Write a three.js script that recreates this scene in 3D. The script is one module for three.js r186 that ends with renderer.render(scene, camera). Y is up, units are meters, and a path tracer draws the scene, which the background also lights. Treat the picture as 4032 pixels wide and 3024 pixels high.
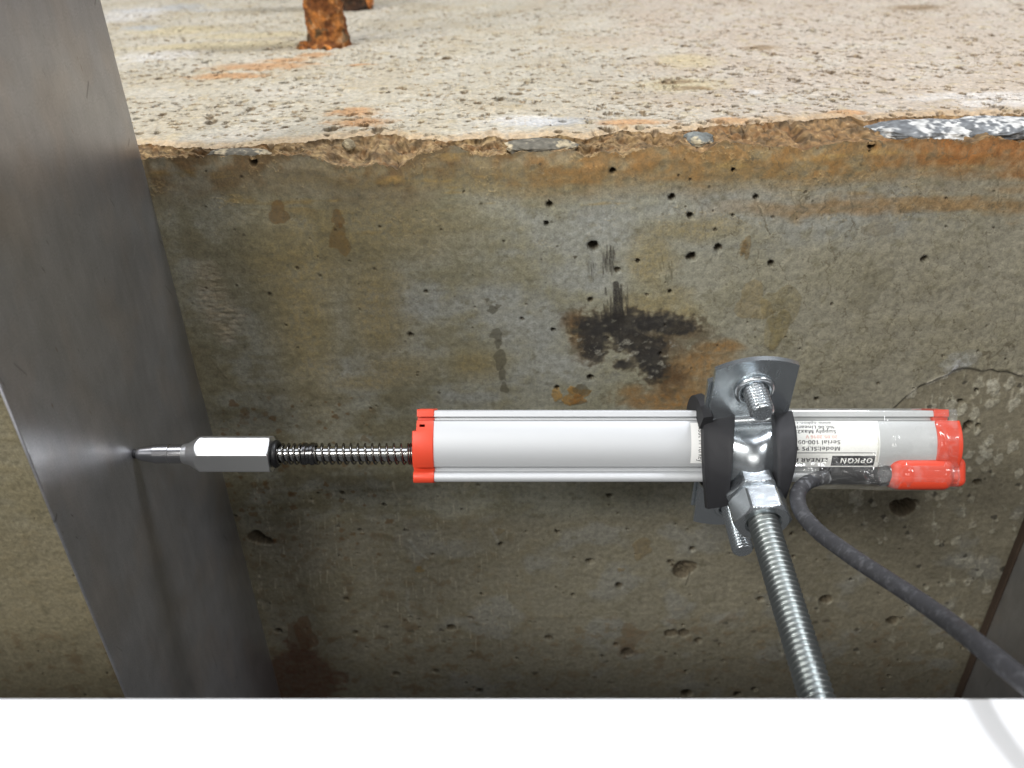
import * as THREE from 'three';
import { mergeGeometries, toCreasedNormals, mergeVertices } from 'three/addons/utils/BufferGeometryUtils.js';
import { RoundedBoxGeometry } from 'three/addons/geometries/RoundedBoxGeometry.js';
import { RectAreaLightUniformsLib } from 'three/addons/lights/RectAreaLightUniformsLib.js';
import { Brush, Evaluator, SUBTRACTION } from 'three-bvh-csg';

// ------------------------------------------------------------------ camera, fill, lamps, exposure
const F = 3261, PITCH = 31.6 * Math.PI / 180, ROLL = 1.53 * Math.PI / 180;
const CAM = new THREE.Vector3(0, 0.685, 0.306);
const AX = new THREE.Vector3(0, -Math.sin(PITCH), -Math.cos(PITCH));
const up0 = new THREE.Vector3(0, Math.cos(PITCH), -Math.sin(PITCH)), rt0 = new THREE.Vector3(1, 0, 0);
const RT = rt0.clone().multiplyScalar(Math.cos(ROLL)).addScaledVector(up0, -Math.sin(ROLL));
const UP = up0.clone().multiplyScalar(Math.cos(ROLL)).addScaledVector(rt0, Math.sin(ROLL));

const scene = new THREE.Scene();
scene.background = new THREE.Color().setRGB(0.08, 0.08, 0.08);
const camera = new THREE.PerspectiveCamera(2 * Math.atan(1512 / F) * 180 / Math.PI, 4 / 3, 0.01, 30);
camera.position.copy(CAM);
camera.up.copy(UP);
camera.lookAt(CAM.clone().add(AX));
camera.focus = 0.292;
camera.userData.fStop = 13;

RectAreaLightUniformsLib.init();
const renderer = new THREE.WebGLRenderer({ antialias: true });
renderer.toneMapping = THREE.LinearToneMapping;
renderer.toneMappingExposure = 1.2;
renderer.shadowMap.enabled = true;

// direction from the sensor, distance, size, light it throws on a level surface there, colour, label
const LAMPS = [
  { to: [-0.42, 1, 0.97], dist: 2.2, size: [0.3, 0.26], throws: 0.56, color: [1, 0.985, 0.95], label: 'small bright panel lamp overhead in front of the sensor' },
  { to: [0.42, 1, -0.16], dist: 2.4, size: [0.42, 0.36], throws: 1.55, color: [0.95, 0.975, 1.03], label: 'square panel lamp almost straight above the concrete top' },
  { to: [-1.15, 1, 0.88], dist: 2.9, size: [1.2, 0.3], throws: 0.95, color: [1, 0.99, 0.96], label: 'long strip lamp overhead to the far left' },
  { to: [1.1, 1, 0.85], dist: 2.7, size: [0.9, 0.3], throws: 0.26, color: [0.97, 0.98, 1], label: 'added long fill light overhead to the far right' },  // added fill, lifts the right side
  { to: [0.02, 1, -0.04], dist: 2.7, size: [2.0, 1.3], throws: 0.36, color: [0.92, 0.965, 1.06], label: 'added wide dim pale light panel overhead in place of a ceiling' },  // added panel, stands in for a pale ceiling mirrored by the hex sleeve
  { to: [0.3, 1, 2.4], dist: 3.2, size: [1.6, 0.5], throws: 0.08, color: [1, 0.97, 0.92], label: 'added low long fill light far behind the camera' },  // added front fill, no lamp known there
];
const MID = new THREE.Vector3(0.03, 0.52, 0.06);

// ------------------------------------------------------------------ helpers
const V = (x, y, z) => new THREE.Vector3(x, y, z);
function ray(px, py) { return AX.clone().addScaledVector(RT, (px - 2016) / F).addScaledVector(UP, (1512 - py) / F); }
function onPlane(px, py, axis, value) { const d = ray(px, py); return d.multiplyScalar((value - CAM[axis]) / d[axis]).add(CAM); }
function atDepth(px, py, depth) { return ray(px, py).multiplyScalar(depth).add(CAM); }
const YT = onPlane(2016, 573, 'z', 0).y;                         // height of the wall's top face

const clamp = (x, a = 0, b = 1) => Math.min(b, Math.max(a, x));
const smooth = (a, b, x) => { const t = clamp((x - a) / (b - a)); return t * t * (3 - 2 * t); };
const mix = (a, b, t) => a + (b - a) * t;
function rng(seed) { let s = seed >>> 0; return () => { s = (s + 0x6D2B79F5) | 0; let t = Math.imul(s ^ (s >>> 15), 1 | s); t = (t + Math.imul(t ^ (t >>> 7), 61 | t)) ^ t; return ((t ^ (t >>> 14)) >>> 0) / 4294967296; }; }
const PERM = new Uint8Array(512);
{ const r = rng(77), p = Array.from({ length: 256 }, (_, i) => i); for (let i = 255; i > 0; i--) { const j = Math.floor(r() * (i + 1)); [p[i], p[j]] = [p[j], p[i]]; } for (let i = 0; i < 512; i++) PERM[i] = p[i & 255]; }
const GX = new Float32Array(256), GY = new Float32Array(256);
for (let i = 0; i < 256; i++) { GX[i] = Math.cos(i * 2.399963); GY[i] = Math.sin(i * 2.399963); }
function n2(x, y, s = 0) {                                        // gradient noise, about -1..1
  const xi = Math.floor(x), yi = Math.floor(y), fx = x - xi, fy = y - yi;
  const u = fx * fx * fx * (fx * (fx * 6 - 15) + 10), v = fy * fy * fy * (fy * (fy * 6 - 15) + 10);
  const X = (xi + s * 17) & 255, Y = (yi + s * 31) & 255;
  const a = PERM[PERM[X] + Y], b = PERM[PERM[X + 1 & 255] + Y], c = PERM[PERM[X] + (Y + 1 & 255)], d = PERM[PERM[X + 1 & 255] + (Y + 1 & 255)];
  const g = (h, p, q) => GX[h] * p + GY[h] * q;
  const k0 = g(a, fx, fy) + u * (g(b, fx - 1, fy) - g(a, fx, fy)), k1 = g(c, fx, fy - 1) + u * (g(d, fx - 1, fy - 1) - g(c, fx, fy - 1));
  return 1.5 * (k0 + v * (k1 - k0));
}
function fbm(x, y, o = 4, s = 0) { let a = 0.55, t = 0; for (let i = 0; i < o; i++) { t += a * n2(x, y, s + i); x = x * 2.03 + 3.1; y = y * 2.03 + 7.7; a *= 0.5; } return t; }
function hash3(x, y, z) { return PERM[(PERM[(PERM[x & 255] + y) & 255] + z) & 255] / 255; }
function n3(x, y, z) {                                            // value noise 0..1
  const xi = Math.floor(x), yi = Math.floor(y), zi = Math.floor(z); let fx = x - xi, fy = y - yi, fz = z - zi;
  fx = fx * fx * (3 - 2 * fx); fy = fy * fy * (3 - 2 * fy); fz = fz * fz * (3 - 2 * fz);
  const L = (k) => mix(mix(hash3(xi, yi, zi + k), hash3(xi + 1, yi, zi + k), fx), mix(hash3(xi, yi + 1, zi + k), hash3(xi + 1, yi + 1, zi + k), fx), fy);
  return mix(L(0), L(1), fz);
}
function fbm3(x, y, z, o = 4) { let a = 0.5, t = 0; for (let i = 0; i < o; i++) { t += a * (n3(x, y, z) * 2 - 1); x = x * 2.07 + 5.2; y = y * 2.07 + 1.3; z = z * 2.07 + 9.1; a *= 0.5; } return t; }
function worley(x, y, s = 0) {                                    // [nearest, second nearest]
  const xi = Math.floor(x), yi = Math.floor(y); let a = 9, b = 9;
  for (let j = -1; j <= 1; j++) for (let i = -1; i <= 1; i++) {
    const h = PERM[(PERM[(xi + i + s) & 255] + yi + j) & 255], k = PERM[(h + 91) & 255];
    const d = Math.hypot(xi + i + h / 255 - x, yi + j + k / 255 - y);
    if (d < a) { b = a; a = d; } else if (d < b) b = d;
  }
  return [a, b];
}
function polyline(points) {                                       // y of a polyline at x
  return (x) => {
    if (x <= points[0][0]) return points[0][1];
    for (let i = 1; i < points.length; i++) if (x <= points[i][0]) return mix(points[i - 1][1], points[i][1], (x - points[i - 1][0]) / (points[i][0] - points[i - 1][0]));
    return points[points.length - 1][1];
  };
}
const s2l = (c) => { c /= 255; return c <= 0.04045 ? c / 12.92 : ((c + 0.055) / 1.055) ** 2.4; };
const rgb = (r, g, b) => new THREE.Color().setRGB(s2l(r), s2l(g), s2l(b));

function texture(data, w, h, color) {
  const t = new THREE.DataTexture(data, w, h, THREE.RGBAFormat);
  t.magFilter = THREE.LinearFilter; t.minFilter = THREE.LinearFilter; t.wrapS = t.wrapT = THREE.ClampToEdgeWrapping;
  if (color) t.colorSpace = THREE.SRGBColorSpace;
  t.needsUpdate = true;
  return t;
}
function paint(w, h, fn, color = true) {                          // fn(u, v) -> [r, g, b] 0..255
  const d = new Uint8Array(w * h * 4);
  for (let j = 0; j < h; j++) for (let i = 0; i < w; i++) { const c = fn((i + 0.5) / w, (j + 0.5) / h), k = 4 * (j * w + i); d[k] = clamp(c[0], 0, 255); d[k + 1] = clamp(c[1], 0, 255); d[k + 2] = clamp(c[2], 0, 255); d[k + 3] = 255; }
  return texture(d, w, h, color);
}
function heightMap(H, w, h, lo, hi) {
  const d = new Uint8Array(w * h * 4);
  for (let i = 0; i < w * h; i++) { const v = clamp((H[i] - lo) / (hi - lo)) * 255; d[4 * i] = d[4 * i + 1] = d[4 * i + 2] = v; d[4 * i + 3] = 255; }
  return texture(d, w, h, false);
}
function sampler(H, w, h) {
  return (u, v) => {
    const x = clamp(u * w - 0.5, 0, w - 1.001), y = clamp(v * h - 0.5, 0, h - 1.001), i = Math.floor(x), j = Math.floor(y), a = x - i, b = y - j, k = j * w + i;
    return mix(mix(H[k], H[k + 1], a), mix(H[k + w], H[k + w + 1], a), b);
  };
}
function grid(nu, nv, fn, closedU = false) {                      // fn(i / nu, j / nv, out) with out = [x, y, z, u, v]
  const W = nu + 1, N = W * (nv + 1), p = new Float32Array(N * 3), t = new Float32Array(N * 2), o = [0, 0, 0, 0, 0];
  for (let j = 0, k = 0; j <= nv; j++) for (let i = 0; i <= nu; i++, k++) { fn(i / nu, j / nv, o); p[3 * k] = o[0]; p[3 * k + 1] = o[1]; p[3 * k + 2] = o[2]; t[2 * k] = o[3]; t[2 * k + 1] = o[4]; }
  const ix = new Uint32Array(nu * nv * 6);
  for (let j = 0, k = 0; j < nv; j++) for (let i = 0; i < nu; i++) { const a = j * W + i, b = a + 1, c = a + W, d = c + 1; ix[k++] = a; ix[k++] = b; ix[k++] = d; ix[k++] = a; ix[k++] = d; ix[k++] = c; }
  const g = new THREE.BufferGeometry();
  g.setAttribute('position', new THREE.BufferAttribute(p, 3)); g.setAttribute('uv', new THREE.BufferAttribute(t, 2)); g.setIndex(new THREE.BufferAttribute(ix, 1));
  g.computeVertexNormals();
  if (closedU) { const n = g.attributes.normal; for (let j = 0; j <= nv; j++) { const a = j * W, b = a + nu; const m = V(n.getX(a) + n.getX(b), n.getY(a) + n.getY(b), n.getZ(a) + n.getZ(b)).normalize(); n.setXYZ(a, m.x, m.y, m.z); n.setXYZ(b, m.x, m.y, m.z); } }
  return g;
}
function mesh(name, geometry, material, parent = scene) {
  const m = new THREE.Mesh(geometry, material); m.name = name; m.castShadow = m.receiveShadow = true; parent.add(m); return m;
}
function thing(name, label, category, position = V(0, 0, 0), group) {
  const o = new THREE.Group(); o.name = name; o.position.copy(position); o.userData = { label, category }; if (group) o.userData.group = group; scene.add(o); return o;
}
function tag(o, label, category, group) { Object.assign(o.userData, { label, category }); if (group) o.userData.group = group; return o; }
const mm = 0.001;

// ------------------------------------------------------------------ lamps and added fill lights (above and behind the camera, outside the frame)
LAMPS.forEach((L, i) => {
  const dir = V(...L.to).normalize(), at = MID.clone().addScaledVector(dir, L.dist), area = L.size[0] * L.size[1], radiance = L.throws * L.dist ** 2 / (area * dir.y);
  const g = thing(i ? 'unseen_lamp_00' + i : 'unseen_lamp', L.label, 'lamp', at, 'lamps overhead');
  g.lookAt(MID);
  mesh('lamp_housing', new RoundedBoxGeometry(L.size[0] + 0.03, L.size[1] + 0.03, 0.03, 3, 0.006).translate(0, 0, -0.022), new THREE.MeshStandardMaterial({ color: rgb(225, 225, 225), roughness: 0.5 }), g);
  mesh('lamp_diffuser', new THREE.BoxGeometry(L.size[0], L.size[1], 0.004).translate(0, 0, -0.004), new THREE.MeshStandardMaterial({ color: 0xffffff, emissive: new THREE.Color().setRGB(...L.color), emissiveIntensity: Math.min(4, 0.2 * radiance) }), g);
  const a = new THREE.RectAreaLight(new THREE.Color().setRGB(...L.color), radiance, L.size[0], L.size[1]);
  a.name = 'lamp_light'; a.position.copy(at).addScaledVector(dir, -0.004); scene.add(a); a.lookAt(MID);
});

// ------------------------------------------------------------------ concrete wall
const wall = thing('concrete_wall', 'stained concrete wall with broken top edge behind the sensor', 'concrete wall', V(0, 0, 0));
const X0 = -0.31, X1 = 0.285, T0 = -0.006, T1 = 0.335, TW = 2048, TH = Math.round(2048 * (T1 - T0) / (X1 - X0));   // front face: x and depth below the edge
const toWall = (px, py) => { const p = onPlane(px, py, 'z', 0); return [p.x * 1000, (YT - p.y) * 1000]; };    // mm
const lowLip = polyline([[380, 640], [560, 632], [650, 625], [900, 616], [1040, 612], [1230, 612], [1300, 650], [1400, 664], [1480, 645], [1560, 664], [1590, 650], [1640, 615], [1711, 600], [1800, 575], [1900, 622], [1996, 604], [2130, 600], [2250, 595], [2312, 622], [2376, 600], [2470, 614], [2566, 582], [2692, 570], [2760, 606], [2853, 557], [2986, 573], [3182, 589], [3328, 557], [3442, 559], [3550, 553], [3708, 546], [3835, 563], [3898, 540], [4032, 563], [4300, 560]].map(([x, y]) => [toWall(x, y)[0], toWall(x, y)[1]]));
const topAt = (px, py) => { const p = onPlane(px, py, 'y', YT); return [p.x * 1000, p.z * 1000]; };
const highLip = polyline([[380, 560], [560, 560], [700, 565], [900, 572], [1050, 560], [1300, 536], [1500, 520], [1560, 522], [1610, 540], [1750, 548], [1900, 532], [1950, 520], [2000, 536], [2200, 526], [2300, 545], [2450, 502], [2550, 508], [2640, 512], [2750, 492], [2950, 476], [3150, 466], [3350, 446], [3400, 470], [3530, 450], [3700, 446], [4032, 440], [4300, 436]].map(([x, y]) => topAt(x, y)));
const lipT = (x) => lowLip(x) + 1.3 * fbm(x / 5, 3.3, 5, 5) + 0.7 * fbm(x / 1.2, 5.3, 2, 6);        // mm below the top face
const lipZ = (x) => Math.min(-0.5, highLip(x) + 3.2 * fbm(x / 6, 8.3, 5, 9) + 1.8 * fbm(x / 1.3, 2.3, 2, 10));

// marks drawn by hand on the front face: thin strokes and runs, kept as coverage masks
const overlay = document.createElement('canvas'); overlay.width = TW; overlay.height = TH;
const OC = overlay.getContext('2d');
const cx = (mmX) => (mmX / 1000 - X0) / (X1 - X0) * TW, cy = (t) => (t / 1000 - T0) / (T1 - T0) * TH, MMPX = TW / (X1 - X0) / 1000;
const OR = rng(4);
function stroke(points, width, style, jitter = 0) {                // points in photo coordinates, width in mm
  OC.strokeStyle = style; OC.lineWidth = width * MMPX; OC.lineCap = 'round'; OC.lineJoin = 'round'; OC.beginPath();
  points.forEach(([x, y], i) => { const [a, b] = toWall(x, y), u = cx(a + jitter * (OR() - 0.5)), v = cy(b + jitter * (OR() - 0.5)); i ? OC.lineTo(u, v) : OC.moveTo(u, v); });
  OC.stroke();
}
function blot(px, py, r, style, squash = 1) {                      // an uneven spot, r in mm
  const [a, b] = toWall(px, py), ph = OR() * 9; OC.fillStyle = style; OC.beginPath();
  for (let k = 0; k < 16; k++) { const q = k / 16 * 2 * Math.PI, w = r * (1 + 0.55 * n2(ph + Math.cos(q), Math.sin(q) * 1.3, 3)); OC.lineTo(cx(a + w * Math.cos(q)), cy(b + w * squash * Math.sin(q))); }
  OC.fill();
}
// upward brush strokes of the black stain
for (let k = 0; k < 46; k++) { const x = 2360 + 90 * OR() + (k % 3 ? 20 : 0), y = 1120 + 130 * OR(), l = 20 + 90 * OR() * (1 - Math.abs(x - 2425) / 120); stroke([[x, y], [x + 3, y + l]], 0.25 + 0.5 * OR(), `rgba(38,34,28,${0.25 + 0.5 * OR()})`); }
stroke([[2424, 1115], [2430, 1160], [2432, 1240], [2425, 1290]], 2.4, 'rgba(34,30,26,.75)'); stroke([[2420, 1140], [2422, 1250]], 1.5, 'rgba(34,30,26,.8)');
for (let k = 0; k < 52; k++) { const x = 2370 + 50 * OR(), y = 960 + 90 * OR(); stroke([[x, y], [x + 2, y + 14 + 40 * OR()]], 0.25 + 0.3 * OR(), `rgba(52,48,40,${0.2 + 0.45 * OR()})`); }
for (let k = 0; k < 14; k++) { const x = 2312 + 34 * OR(), y = 1020 + 50 * OR(); stroke([[x, y], [x + 1, y + 10 + 30 * OR()]], 0.3, `rgba(52,50,44,.4)`); }
for (let k = 0; k < 18; k++) { const x = 2595 + 50 * OR(), y = 1005 + 90 * OR(); stroke([[x, y], [x + 1, y + 6 + 22 * OR()]], 0.4, `rgba(60,54,38,.4)`); }
// the step where the lower layer of mortar begins: pale crust and dark line
const STEP = [[3480, 1640], [3530, 1595], [3560, 1568], [3585, 1545], [3620, 1520], [3650, 1508], [3690, 1492], [3720, 1478], [3752, 1456], [3790, 1446], [3830, 1450], [3860, 1460], [3900, 1452], [3925, 1460], [3965, 1462], [4010, 1478], [4100, 1486]];
stroke(STEP, 0.55, 'rgba(54,50,42,.75)', 0.8);
stroke([[3575, 1560], [3605, 1530]], 2.2, 'rgba(196,190,174,.8)', 0.6); stroke([[3655, 1506], [3700, 1488], [3718, 1484]], 2.4, 'rgba(196,190,174,.8)', 0.9); stroke([[3715, 1480], [3740, 1462], [3760, 1440]], 1.6, 'rgba(188,186,180,.75)', 1.2);
stroke([[3985, 1466], [4032, 1480]], 1.3, 'rgba(176,168,150,.7)', 1.2); stroke([[3870, 1458], [3910, 1450]], 0.9, 'rgba(180,172,150,.6)', 1);
for (const [x, y, r, a] of [[3760, 1425, 7, 0.16], [3790, 1410, 6, 0.18], [3735, 1430, 5, 0.16], [3810, 1420, 5, 0.12], [3770, 1440, 5, 0.14]]) blot(x, y, r, `rgba(172,178,186,${a})`, 0.7);
// pale lime hooks and runs on the lower right
for (let k = 0; k < 210; k++) {
  const x = 3000 + 1030 * OR() ** 0.7, y = 1490 + 1100 * OR(); if (y < 1600 && x < 3560 || x < 3400 && OR() < 0.6) continue;
  const l = 10 + 55 * OR() ** 2, b = (OR() - 0.5) * 26, a = 0.3 + 0.45 * OR();
  stroke([[x + b, y - l], [x + b * 0.2, y - l * 0.5], [x, y]], 0.3 + 0.5 * OR(), `rgba(172,168,148,${a})`);
  if (OR() < 0.75) blot(x + 2, y + 4, 0.9 + 1.7 * OR() ** 2, `rgba(182,178,160,${a + 0.1})`, 1.3);
  if (OR() < 0.3) blot(x - 8, y - 10, 0.6 + OR(), 'rgba(44,40,34,.7)');
}
for (const [x, y, r] of [[3372, 1956, 3.2], [3380, 1985, 2], [3366, 2010, 1.4], [3905, 1520, 2.6], [3920, 1535, 2.2], [3990, 1590, 2.4], [3870, 1800, 2.8], [3890, 1790, 2.2], [3818, 1790, 2], [3895, 1735, 2.2], [3990, 1760, 2.6], [3720, 1885, 1.6]]) blot(x, y, r, 'rgba(188,184,168,.62)', 1.4);
stroke([[3930, 1470], [3922, 1510], [3912, 1540], [3905, 1590]], 1, 'rgba(186,180,160,.55)', 1.5); stroke([[3990, 1530], [3978, 1580], [3970, 1600]], 1.2, 'rgba(186,180,160,.6)', 1.2); stroke([[3715, 1605], [3740, 1560], [3755, 1556]], 0.8, 'rgba(176,172,152,.6)');
// vertical pale scratches, lower left
for (let k = 0; k < 420; k++) { const x = 1000 + 1050 * OR() ** 1.25, y = 1880 + 640 * OR(); stroke([[x, y], [x + 5 * OR(), y + 8 + 40 * OR() ** 2]], 0.25 + 0.45 * OR(), `rgba(182,176,154,${0.16 + 0.45 * OR()})`); }
for (let k = 0; k < 110; k++) blot(1010 + 900 * OR(), 1900 + 600 * OR(), 0.4 + 0.9 * OR(), `rgba(168,160,140,${0.2 + 0.3 * OR()})`, 1.3);
stroke([[1548, 1900], [1560, 1940], [1572, 1968]], 1.2, 'rgba(170,164,144,.6)', 1); stroke([[1610, 2120], [1650, 2170], [1685, 2200]], 1.6, 'rgba(158,158,150,.5)', 1.4); stroke([[1605, 2325], [1600, 2380], [1618, 2420]], 1.6, 'rgba(146,146,136,.4)', 1.4); stroke([[1930, 2080], [1955, 2110], [1968, 2140]], 1.4, 'rgba(160,158,148,.5)', 1.2);
stroke([[850, 1425], [880, 1470], [905, 1490]], 0.9, 'rgba(120,112,92,.5)', 1); stroke([[2700, 2300], [2712, 2270], [2720, 2255]], 0.5, 'rgba(40,38,34,.7)', 0.6);
// dark and rusty freckles
for (let k = 0; k < 320; k++) { const x = 900 + 3100 * OR(), y = 640 + 2080 * OR(); blot(x, y, 0.25 + 0.55 * OR() ** 3, `rgba(48,42,30,${0.25 + 0.5 * OR()})`, 0.8); }
for (let k = 0; k < 190; k++) { const x = 880 + 660 * OR() ** 1.6, y = 1560 + 640 * OR(); blot(x, y, 0.4 + 1.6 * OR() ** 2, `rgba(92,58,24,${0.25 + 0.4 * OR()})`, 0.9); }
for (let k = 0; k < 60; k++) { const x = 1500 + 1900 * OR(), y = 2440 + 280 * OR(); blot(x, y, 0.5 + 1.6 * OR() ** 2, `rgba(52,44,34,${0.3 + 0.4 * OR()})`, 0.6); }
for (const [x, y, r, s, c] of [[1098, 838, 4, 1.2, '92,58,22'], [1335, 945, 3.8, 1.6, '98,66,24'], [1330, 860, 2.6, 1.3, '96,62,26'], [2940, 960, 1.8, 3, '112,86,44'], [2925, 975, 1.6, 2, '112,86,44'], [3455, 890, 6, 0.8, '116,104,82'], [3430, 1125, 7, 1.7, '112,106,86'], [2955, 1190, 7, 1.2, '126,100,54'], [3060, 1230, 7, 1.8, '116,100,60'], [3060, 1290, 4, 2, '112,96,58'], [2530, 2160, 5, 1.4, '112,92,58'], [2445, 2240, 1.6, 1, '118,92,46'], [2480, 2510, 8, 1.3, '100,74,50'], [2470, 2560, 6, 0.9, '80,56,36'], [1970, 2090, 2, 1, '112,92,58'], [1650, 2240, 2.2, 1, '136,100,40'], [1180, 2540, 8, 1.8, '70,38,20'], [1210, 2500, 5, 2.6, '82,44,20'], [1990, 1430, 0.1, 1, '0,0,0']]) blot(x, y, r, `rgba(${c},${r >= 5.5 ? 0.32 : 0.45})`, s);
blot(2268, 1555, 5.4, 'rgba(152,104,38,.72)', 0.85); blot(2275, 1570, 3.6, 'rgba(118,78,30,.6)', 0.8); blot(2190, 1552, 2.4, 'rgba(160,118,52,.7)', 1.4); blot(2290, 1535, 4, 'rgba(74,64,44,.55)', 0.7);
for (const [x, y, r, s] of [[1955, 1310, 2.6, 1.3], [1970, 1415, 3.2, 1.5], [1978, 1470, 1.8, 1.8], [1985, 1525, 1.8, 1.4], [1960, 1350, 1.4, 1.5], [1940, 1218, 2.4, 0.7], [1960, 1205, 1.4, 0.8], [1918, 1180, 0.8, 1]]) blot(x, y, r, 'rgba(66,62,48,.6)', s);
for (const [x, y, r] of [[2452, 1350, 1.3], [2466, 1342, 1.8], [2480, 1352, 1.1], [2440, 1372, 1.2], [2500, 1388, 1.5], [2486, 1396, 0.8], [2350, 1382, 1.3], [2364, 1392, 0.9], [2600, 1428, 1.4], [2586, 1462, 1], [2612, 1440, 0.8], [2280, 1336, 1], [2472, 1412, 0.9], [2540, 1345, 0.7], [2640, 1345, 0.6], [2650, 1360, 0.8], [2560, 1480, 1.1], [2620, 1400, 0.7], [2420, 1400, 0.6], [2530, 1420, 0.7]]) { blot(x, y, r, 'rgba(150,147,134,.66)', 0.8); stroke([[x - 8, y + 6], [x + 6, y + 2], [x + 16 * OR(), y - 10 * OR()]], 0.5, 'rgba(150,147,134,.55)', 1); }
for (let k = 0; k < 60; k++) blot(2260 + 440 * OR(), 1240 + 230 * OR(), 0.3 + 0.7 * OR() ** 2, `rgba(150,146,132,${0.2 + 0.35 * OR()})`, 0.8);
const ODATA = OC.getImageData(0, 0, TW, TH).data;

// pits: photo x, photo y, radius mm, depth mm
const PITS = [[2411, 670, 1.4, 4], [2645, 774, 1.7, 5], [2164, 802, 1.5, 4], [2150, 877, 1.3, 5], [2335, 967, 2.7, 6], [2740, 553, 1.4, 4], [2885, 665, 0.9, 4], [2976, 774, 1.2, 5], [2716, 847, 1.4, 5], [2721, 1010, 2.6, 5], [2827, 972, 2.1, 4], [3035, 1036, 1.6, 5], [3638, 1017, 1.7, 3.5], [3436, 572, 2, 5], [1616, 1317, 1.3, 4], [2177, 1296, 1, 5], [2324, 1484, 2, 5], [2192, 1524, 1.2, 4], [2398, 1948, 1.7, 5], [3213, 1570, 1.3, 3], [3556, 2000, 6.5, 4.5], [3520, 1985, 3, 7], [3600, 1980, 2.6, 7], [3173, 2085, 1.8, 6], [3118, 2100, 1.4, 3], [3252, 2360, 3.4, 3], [3512, 2446, 3.5, 5], [3530, 2440, 2.2, 7], [2993, 2357, 2.6, 3], [2724, 2158, 2, 3], [2702, 2727, 3.4, 7], [2904, 2730, 3, 6], [2967, 2711, 2, 6], [2195, 2092, 1.4, 5], [2322, 2208, 2.6, 6], [1972, 2142, 1.6, 5], [2434, 2300, 2.8, 4], [2255, 2340, 1.3, 4], [2370, 2580, 1.1, 5], [2425, 2535, 2, 3], [2160, 2510, 2.6, 3.5], [1775, 2468, 3, 5], [1855, 2565, 1.4, 5], [1852, 2428, 1.2, 4], [1895, 2335, 1, 4], [1420, 2086, 1.2, 4], [1598, 2084, 1, 4], [1512, 1985, 1, 4], [1365, 2355, 1.8, 3], [1400, 2488, 2, 3], [1345, 1938, 1.2, 4], [1010, 2110, 4.5, 4], [1040, 2125, 3.5, 4], [1095, 2480, 2.5, 4], [2640, 2210, 2.2, 3.5], [2690, 2240, 6.5, 2.2], [2640, 2490, 4, 2], [2690, 2490, 3.4, 2], [2745, 2520, 3, 2.5], [2470, 2565, 3.5, 3.5], [2660, 2572, 1, 5], [2845, 2598, 1, 4], [2700, 2640, 1.4, 2], [3350, 2280, 1, 3], [3500, 2660, 1.2, 3], [1885, 2715, 2.6, 5], [1560, 2650, 2.6, 3], [1715, 2640, 2, 3], [996, 640, 1.8, 4], [2510, 1025, 1, 3], [2430, 1060, 1.6, 1.6], [2323, 1177, 1.6, 2], [2635, 1145, 1, 3], [3850, 1675, 1.4, 3], [3810, 1670, 2.4, 5], [3800, 1690, 2, 4], [3845, 1900, 2.6, 5], [3780, 1580, 1.6, 3], [3844, 1535, 0.9, 4]];
const W_H = new Float32Array(TW * TH), W_B = new Float32Array(TW * TH), W_C = new Uint8Array(TW * TH * 4);
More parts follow.
